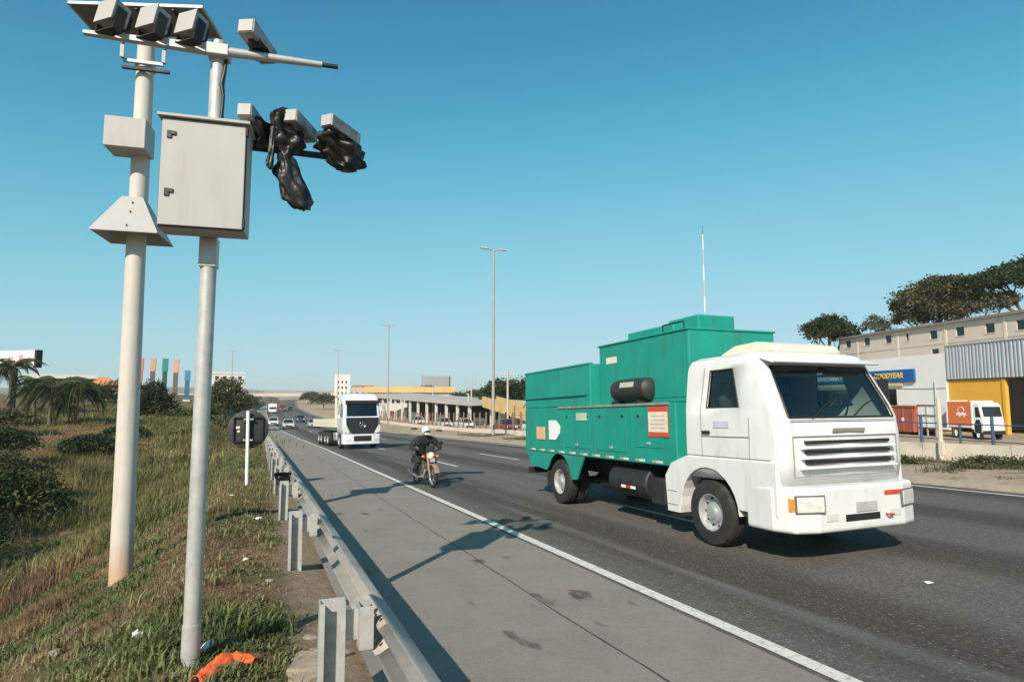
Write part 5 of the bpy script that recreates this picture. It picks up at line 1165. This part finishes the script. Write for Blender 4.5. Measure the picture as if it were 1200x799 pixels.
# bushes in the hollow below the embankment
for k,(x,y,h_,r_,mm,lb) in enumerate(((-9.6,25.5,2.4,1.5,lf_dark,'large dark bush in the hollow left of the white pole'),(-11.6,28.5,3.0,1.9,lf_dark,'tallest dark bush deep in the hollow'),(-8.6,23.6,1.3,.9,lf_dark,'small dark bush at the toe of the grass bank'),(-10.2,34,2.4,1.6,lf_mid,'mid green bush beyond the dark bushes'),(-12.5,41,2.2,1.7,lf_olive,'olive bush on the far red bank'),(-9.9,38,1.3,1.0,lf_mid,'green bush on the lower slope behind the white pole'),(-14.5,36,2.6,2.2,lf_dark,'wide dark bush below the drooping palms'),(-9.4,21.6,1.1,.8,lf_mid,'low green bush beside the dry grass'),(-13.2,31,2.8,1.8,lf_mid,'leafy bush at the far edge of the hollow'),(-15.8,50,1.9,1.6,lf_dark,'dark bush under the palm trunks'),(-11.5,55,1.6,1.6,lf_dark,'dark thicket right of the palm trunks'),(-10.5,62,1.2,1.2,lf_dark,'dark thicket behind the thick white pole'),(-19,62,1.6,1.8,lf_olive,'olive bush left of the palm trunks'))):
    tree('bush', lb, x, y, [((0,0,h_*.55),(r_,r_,h_*.42)),((r_*.7,.2,h_*.42),(r_*.7,r_*.8,h_*.34)),((-r_*.7,-.2,h_*.45),(r_*.7,r_*.8,h_*.36)),((0,-.4,h_*.8),(r_*.6,r_*.6,h_*.25))], mm, 5000, .06 if y < 30 else .09, 50+k, .06, None, 'bushes in the hollow', 34, 'bush')
# mid distance right
for k,(x,y,h_,r_,mm,lb) in enumerate(((40.5,103,7.6,3.4,lf_dark,'dark tree closest to the tail of the teal truck'),(46,109,8.2,3.6,lf_dark,'tall dark tree on the wooded slope'),(52,117,7.4,3.4,lf_mid,'mid green tree on the wooded slope'),(48,128,6.8,3.0,lf_dark,'dark tree above the yellow ramp'),(57,125,8.0,3.6,lf_dark,'dark tree highest on the wooded slope'),(52,143,6.2,2.6,lf_dark,'rounded tree between the white houses'),(56,160,6.4,2.4,lf_mid,'pointed tree behind the white houses'),(43.5,170,7.4,3.0,lf_dark,'dark tree left of the grey billboard'),(46.5,150,5.4,2.6,lf_mid,'tree rising behind the market canopy'),(60,178,6.5,2.8,lf_dark,'far dark tree beyond the white houses'),(36,196,5.0,3.0,lf_olive,'olive tree behind the ochre roofed shed'),(22.0,240,6.0,4.0,lf_olive,'olive bush mass behind the flatbed stakes'),(24.0,330,6.5,4.0,lf_dark,'small dark tree on the viaduct approach'))):
    tree('tree', lb, x, y, [((0,0,h_*.66),(r_,r_,h_*.32)),((r_*.7,.2,h_*.55),(r_*.7,r_*.7,h_*.26)),((-r_*.7,-.2,h_*.58),(r_*.7,r_*.7,h_*.28))], mm, 3200, .26, 80+k, .2, None, 'trees in the middle distance', 26)
# palms
def frond_mesh(L_, seed, droop):
    g = np.random.default_rng(seed); vv = []; n = 34
    t_ = np.linspace(0,1,n); px = L_*t_*(1-.18*t_*t_*droop); pz = L_*(.42*t_-(.62+.5*droop)*t_*t_)
    for i in range(1,n):
        ln = L_*.30*math.sin(math.pi*min(1,.12+t_[i]*.9))+.08; w_ = .035
        for s in (-1,1):
            dx = ln*.45; dy = s*ln*.55; dz = -ln*(.55+.25*g.random())
            a = np.array([px[i],0,pz[i]]); e_ = a+np.array([dx,dy,dz]); m_ = (a+e_)/2+np.array([0,0,ln*.18])
            o_ = np.array([w_*1.3,0,w_*.4]); vv += [a-o_*.5, m_-o_, e_, m_+o_]
    for i in range(n-1):
        a = np.array([px[i],0,pz[i]]); e_ = np.array([px[i+1],0,pz[i+1]]); k = np.array([0,.03,0]); vv += [a-k,e_-k,e_+k,a+k]
    return quads('frond', np.array(vv))
def palm(label, x, y, H, L_, seed, n=16, droop=1.0, lean=0.0):
    z = gz(x,y); t = thing('palm_tree', label, 'palm tree', (x,y,z), 0, 'palm trees on the far bank'); g = random.Random(seed)
    tube('trunk', bark, t, [(0,0,-.2),(lean*.3,0,H*.5),(lean,0,H)], [.22,.16,.14], 9)
    ms = [frond_mesh(L_, seed+k, droop*(.7+.3*k)) for k in range(3)]
    for k in range(n):
        f = link('frond', ms[k % 3], lf_palm, t); f.location = (lean,0,H); f.rotation_euler = (g.uniform(-.15,.15), g.uniform(-.75,.45), 2*math.pi*k/n+g.uniform(-.15,.15)); f.scale = [g.uniform(.8,1.1)]*3
palm('broad drooping palm with a pale trunk in front of the orange roof', -17.9, 69, 3.5, 3.6, 1, 26, 1.1)
palm('drooping palm leaning beside the broad palm', -15.9, 68.5, 3.2, 3.2, 2, 24, 1.1, .3)
palm('tall palm partly covering the white billboard', -26.2, 86, 5.0, 3.0, 3, 17, .9)
palm('slim palm under the white billboard', -23.6, 85, 3.6, 2.6, 4, 15, .9)
palm('palm at the far left behind the tall palm', -28.4, 88, 4.6, 2.8, 5, 15, .9)

# grass: blades in tufts, real geometry
def grass(name, label, tufts, blades, hgt, wid, mat, seed, spread=.07, cat='grass', zoff=0.0):
    g = np.random.default_rng(seed); K = len(tufts); hs_ = tufts[:,2]
    m_ = K*blades; ti = np.repeat(np.arange(K), blades)
    x = tufts[ti,0]+g.normal(size=m_)*spread*hs_[ti]/.12; y = tufts[ti,1]+g.normal(size=m_)*spread*hs_[ti]/.12; z = ground(x,y)-.015+zoff
    ang = g.uniform(0,2*math.pi,m_); h_ = hs_[ti]*g.uniform(.45,1.25,m_); bend = h_*g.uniform(.25,1.05,m_); w_ = wid*g.uniform(.6,1.3,m_)
    dx, dy = np.cos(ang), np.sin(ang); sx_, sy_ = -dy*w_, dx*w_
    A = np.stack([x-sx_, y-sy_, z],1); B_ = np.stack([x+sx_, y+sy_, z],1)
    mx_, my_, mz_ = x+dx*bend*.35, y+dy*bend*.35, z+h_*.62
    C_ = np.stack([mx_+sx_*.8, my_+sy_*.8, mz_],1); D_ = np.stack([mx_-sx_*.8, my_-sy_*.8, mz_],1)
    T1 = np.stack([x+dx*bend+sx_*.12, y+dy*bend+sy_*.12, z+h_*(1.0-.22*bend/np.maximum(h_,1e-3))],1); T0 = np.stack([x+dx*bend-sx_*.12, y+dy*bend-sy_*.12, T1[:,2]],1)
    verts = np.stack([A,B_,C_,D_,T1,T0],1).reshape(-1,3); n = m_
    me = bpy.data.meshes.new(name); me.vertices.add(len(verts)); me.vertices.foreach_set('co', verts.astype(np.float32).ravel())
    base = np.arange(n)*6; li = np.stack([base,base+1,base+2,base+3, base+3,base+2,base+4,base+5],1).ravel().astype(np.int32)
    me.loops.add(len(li)); me.loops.foreach_set('vertex_index', li); me.polygons.add(2*n); me.polygons.foreach_set('loop_start', np.arange(0,8*n,4,dtype=np.int32)); me.update(calc_edges=True)
    return tag(link(name, me, mat), label, cat, None, 'stuff')
def scatter(n, x0, x1, y0, y1, seed, dens, hfun):
    g = np.random.default_rng(seed); x = g.uniform(x0,x1,n); y = y0+(y1-y0)*g.uniform(0,1,n)**1.5
    keep = g.uniform(0,1,n) < dens(x,y); x, y = x[keep], y[keep]; return np.stack([x,y,hfun(x,y,g)],1)
gmat = leaf_mat('grass_green', (.042,.060,.020), (.125,.155,.052), (.28,.27,.12), .9, .7)
dmat = leaf_mat('grass_dry', (.12,.092,.045), (.24,.18,.095), (.40,.32,.18), .8, .8)
tmat = leaf_mat('grass_tall', (.075,.085,.028), (.165,.155,.06), (.33,.27,.12), .35, .8)
bare = lambda x,y: sstep(.42,.58, .6*vnoise(x,y,.55,21)+.4*vnoise(x,y,1.7,22))
side = lambda x,y: 1-sstep(.10,.42,x-sx(y))*.93
rnd = lambda a,b2: (lambda x,y,g: g.uniform(a,b2,len(x))*(.6+.8*vnoise(x,y,.9,23)))
grass('grass', 'short green grass tufts over the roadside bank', scatter(15000,-7,.55,2.2,15,1,lambda x,y: bare(x,y)*side(x,y),rnd(.04,.12)), 10, .1, .0065, gmat, 1, .055)
grass('dry_grass', 'dry straw coloured grass scattered over the roadside bank', scatter(12000,-7,.62,2.2,15,2,lambda x,y: (.35+.65*(1-bare(x,y)))*side(x,y)*.8,rnd(.03,.09)), 9, .1, .005, dmat, 2, .07)
grass('grass', 'green grass along the guardrail farther down the bank', scatter(20000,-14,.5,14,48,3,lambda x,y: (.12+.88*bare(x,y))*side(x,y)*(1-.6*sstep(-8,-11,x)),rnd(.08,.20)), 8, .1, .009, gmat, 3, .10)
grass('dry_grass', 'dry grass along the bank farther down the road', scatter(9000,-14,.5,14,48,4,lambda x,y: (1-.6*bare(x,y))*side(x,y),rnd(.06,.16)), 8, .1, .008, dmat, 4, .12)
wmat = leaf_mat('weed_broad', (.05,.072,.022), (.15,.18,.06), (.33,.31,.15), 1.4, .6)
grass('weeds', 'broad bladed weed tufts over the roadside bank', scatter(1300,-6,.45,3,16,31,lambda x,y: (.15+.85*bare(x,y))*side(x,y),rnd(.06,.16)), 15, .1, .010, wmat, 31, .05, 'weeds')
grass('dead_leaves', 'flat dead leaves and twigs strewn over the bank', scatter(5200,-5,.7,3,14,32,lambda x,y: np.ones_like(x)*.8,lambda x,y,g: g.uniform(.012,.03,len(x))), 3, .1, .012, leaf_mat('litter_leaf',(.07,.045,.025),(.17,.12,.07),(.33,.26,.18),3,.85), 32, .3, 'dead leaves', .012)
tallm = lambda x,y: sstep(.42,.60,vnoise(x,y,.22,25))*sstep(-1.8,-4.0,x-sx(y))
grass('tall_grass', 'tall yellowing grass on the lower slope', scatter(9000,-15,-2,15,75,5,tallm,rnd(.35,.8)), 14, .1, .011, tmat, 5, .12)
grass('dry_grass', 'reddish brown dead grass at the toe of the bank', scatter(2600,-8.5,-4.2,15,24,6,lambda x,y: sstep(.35,.6,vnoise(x,y,.5,26)),rnd(.3,.65)), 12, .1, .008, leaf_mat('grass_russet',(.08,.05,.03),(.17,.10,.06),(.28,.18,.10),.8,.85), 6, .10)
grass('grass', 'distant grass covering the left bank', scatter(11000,-26,.2,46,130,7,lambda x,y: side(x,y)*(.4+.6*bare(x,y))*(1-.8*sstep(-9,-13,x)*(1-sstep(62,74,y))),rnd(.2,.5)), 9, .1, .03, tmat, 7, .25)
vg = lambda x,y: sstep(.50,.66,.6*vnoise(x,y,.35,27)+.4*vnoise(x,y,1.1,28))*sstep(17.9,18.8,x-sx(y))
grass('dry_grass', 'sparse weeds on the tan dirt verge beyond the road', scatter(9000,17.6,23.2,5,60,8,vg,rnd(.08,.22)), 9, .1, .010, leaf_mat('verge_weeds',(.05,.06,.025),(.12,.11,.055),(.24,.19,.11),.7,.85), 8, .10)
for k,(x,y,r_,h_,lb) in enumerate(((22.3,12.9,1.0,.42,'low green shrub against the low wall opposite the orange truck'),(22.5,11.0,1.1,.45,'low green shrub right of its twin on the verge'),(21.0,15.3,.8,.35,'small weedy shrub on the verge near the truck bumper'),(20.2,12.4,.45,.2,'tiny weed clump near the far kerb'))):
    tree('bush', lb, x, y, [((0,0,h_*.5),(r_*.6,r_,h_*.5)),((0,r_*.6,h_*.42),(r_*.5,r_*.6,h_*.4)),((0,-r_*.6,h_*.42),(r_*.5,r_*.6,h_*.4))], lf_mid, 1700, .045, 120+k, .02, None, 'low bushes on the verge', 40, 'bush')

# ------------------------------------------------------------------ litter, straw, orange cloth, stones
def lump(name, label, cat, x, y, r_, mat, seed, flat=.5, group=None, bump_=.35):
    o_ = MB().sphere((0,0,0), (r_[0],r_[1],r_[2]), 14, 9, None, lambda p: 1+bump_*noise.noise(p*1.9+Vector((seed,0,0)))+bump_*.5*noise.noise(p*4.3+Vector((0,seed,0)))).build(name, mat, None, 50)
    o_.location = (x, y, gz(x,y)+r_[2]*.15); o_.rotation_euler = (0,0,seed*1.3); return tag(o_, label, cat, group)
orc = M('orange_mesh_cloth', (.85,.13,.03), .7, 0, .12, 20, .01, 60)
vs = []; fs = []; nu_, nv_ = 30, 14
path = [(-.36,5.08),(-.30,5.20),(-.23,5.33),(-.15,5.46),(-.05,5.46),(.04,5.36)]
for i in range(nu_):
    t_ = i/(nu_-1)*(len(path)-1); k = min(int(t_), len(path)-2); f = t_-k
    cx_ = path[k][0]*(1-f)+path[k+1][0]*f; cy_ = path[k][1]*(1-f)+path[k+1][1]*f; hw_ = .03+.055*math.sin(math.pi*(i+1)/(nu_+1))**.6
    dxp = path[k+1][0]-path[k][0]; dyp = path[k+1][1]-path[k][1]; ll = math.hypot(dxp,dyp); nxp, nyp = -dyp/ll, dxp/ll
    for j in range(nv_):
        u = j/(nv_-1)*2-1; x = cx_+nxp*hw_*u; y = cy_+nyp*hw_*u
        vs.append((x, y, gz(x,y)+.03+.07*(1-u*u)*(.6+.7*noise.noise((x*9,y*9,3)))+.02*noise.noise((x*30,y*30,1))))
for i in range(nu_-1):
    for j in range(nv_-1): fs.append((i*nv_+j,i*nv_+j+1,(i+1)*nv_+j+1,(i+1)*nv_+j))
b0 = Vector((-.2,5.3,gz(-.2,5.3))); oc = MB().add([Vector(v)-b0 for v in vs], fs).build('orange_cloth', orc, None, 70); oc.location = b0
md = oc.modifiers.new('thick','SOLIDIFY'); md.thickness = .004
tag(oc, 'crumpled bright orange cloth lying in the grass by the thin pole', 'cloth')
strawt = np.stack([rng.normal(-3.3,.22,700), rng.normal(11.9,.6,700), rng.uniform(.08,.2,700)],1)
grass('straw_heap', 'flattened heap of dead straw on the bank', strawt, 14, .1, .005, leaf_mat('straw',(.13,.09,.045),(.24,.17,.09),(.36,.27,.15),.8,.85), 9, .12, 'straw', .03)
stone = M('stone_pale', (.27,.23,.19), .9, 0, .2, 6, .01, 20); paper = M('litter_white', (.72,.71,.69), .7, 0, .08, 8)
spots = [(-1.45,6.1,.06),(-1.9,8.1,.09),(-1.05,5.3,.07),(-1.6,5.0,.07),(.18,8.2,.05),(-3.4,9.6,.10),(.50,6.1,.07),(.62,7.3,.05)]
stlab = ['flat stone between the two poles','stone at the foot of the thick white pole','stone left of the thin pole foot','stone on bare soil below the thin pole','pebble in the grass near the second guardrail post','largest stone on the lower bank','stone against the back of the first rail','pebble under the guardrail beam']
for k,(x,y,r_) in enumerate(spots): lump('stone', stlab[k], 'stone', x, y, (r_,r_*.75,r_*.45), stone, k+1, .5, 'stones on the bank')
for k,(x,y,r_,lb) in enumerate(((-3.6,11.6,.10,'white paper scrap below the thick white pole'),(-.32,5.75,.06,'white scrap beside the foot of the thin pole'),(-.95,6.6,.06,'small white scrap between the two poles'),(.12,4.55,.06,'white scrap beside the orange cloth'),(-3.9,10.6,.10,'white litter on the bank near the dark bushes'),(-.1,9.0,.05,'tiny white scrap in the grass near the second guardrail post'),(.05,12.8,.06,'white scrap near the third guardrail post'),(-.55,16.5,.07,'white scrap in front of the round sign'))):
    vs = [(math.cos(a)*r_*(1+.35*noise.noise((k,a,0))), math.sin(a)*r_*.7*(1+.35*noise.noise((a,k,2))), .02+.03*noise.noise((a*2,k,5))) for a in np.linspace(0,2*math.pi,13)[:-1]]+[(0,0,.045)]
    o_ = MB().add(vs, [(i,(i+1)%12,12) for i in range(12)]).build('paper_scrap', paper); o_.location = (x,y,gz(x,y)+.05); o_.rotation_euler = (random.uniform(-.3,.3),random.uniform(-.3,.3),k)
    md = o_.modifiers.new('thick','SOLIDIFY'); md.thickness = .003; tag(o_, lb, 'litter')
rub = M('broken_concrete', (.34,.27,.20), .95, 0, .2, 5, .012, 16)
for k,(x,y,a,b2,c_) in enumerate(((.42,5.35,.17,.24,.05),(.62,5.75,.13,.2,.05),(.40,5.0,.12,.16,.06),(.70,6.6,.08,.16,.04),(.30,4.7,.1,.12,.05))):
    o_ = MB().prism([(-a,-b2*.7),(a*.7,-b2),(a,b2*.5),(-a*.2,b2)], -c_, c_, 'z').build('rubble', rub, None, None, .015); o_.location = (x,y,gz(x,y)+.03); o_.rotation_euler = (random.uniform(-.2,.2),random.uniform(-.2,.2),k*1.1)
    tag(o_, 'broken slab of concrete rubble beside the first guardrail post', 'rubble', 'rubble by the guardrail')
bgp = post_y[5]; pb = crumple('plastic_bag', 'black bag form standing for a dark plate on the guardrail near the round sign', (.56+float(sx(15.6)),15.6,float(zr(15.6))+.62), [(-.05,-.1,.16,.10,.04),(0,0,.14,.16,.07),(.0,.05,.02,.15,.07),(.0,.05,-.12,.10,.05),(0,.05,-.2,.05,.03)], 18, 9)  # crumpled bag form used in place of a dark plate on the rail
pb['group'] = 'black shapes on the guardrail'
for k,(x,y) in enumerate(((20.0,82),(21.0,74))): lump('dirt_mound', ('dark dirt mound on the verge nearer the far street lamp','dark dirt mound on the verge nearer the tall street lamp')[k], 'dirt mound', x+float(sx(y)), y, (.42,.4,.26), M('dark_dirt',(.06,.05,.04),.95,0,.3,2), 40+k, .5, 'dirt mounds on the verge')
o_ = MB().add([(-.06,-.03,0),(.05,-.035,.005),(.07,.025,.0),(-.04,.035,.01),(0,0,.02)], [(0,1,4),(1,2,4),(2,3,4),(3,0,4)]).build('paper_scrap', paper); o_.location = (7.35,5.05,float(zr(5.05))+.006); tag(o_, 'white scrap lying on the asphalt in front of the teal truck', 'litter')

# ------------------------------------------------------------------ thin haze over the far distance
hzm = bpy.data.materials.new('haze_air'); hzm.use_nodes = True; N = hzm.node_tree.nodes
for n_ in list(N):
    if n_.type != 'OUTPUT_MATERIAL': N.remove(n_)
pv = N.new('ShaderNodeVolumePrincipled'); pv.inputs['Color'].default_value = (.96,.98,1.0,1); pv.inputs['Density'].default_value = .00022; pv.inputs['Anisotropy'].default_value = 0.0
hzm.node_tree.links.new(pv.outputs[0], N['Material Output'].inputs['Volume'])
hz = MB().bx(-3700,3700,-650,4300,-40,70).build('haze', hzm); tag(hz, None, None, None, 'stuff')
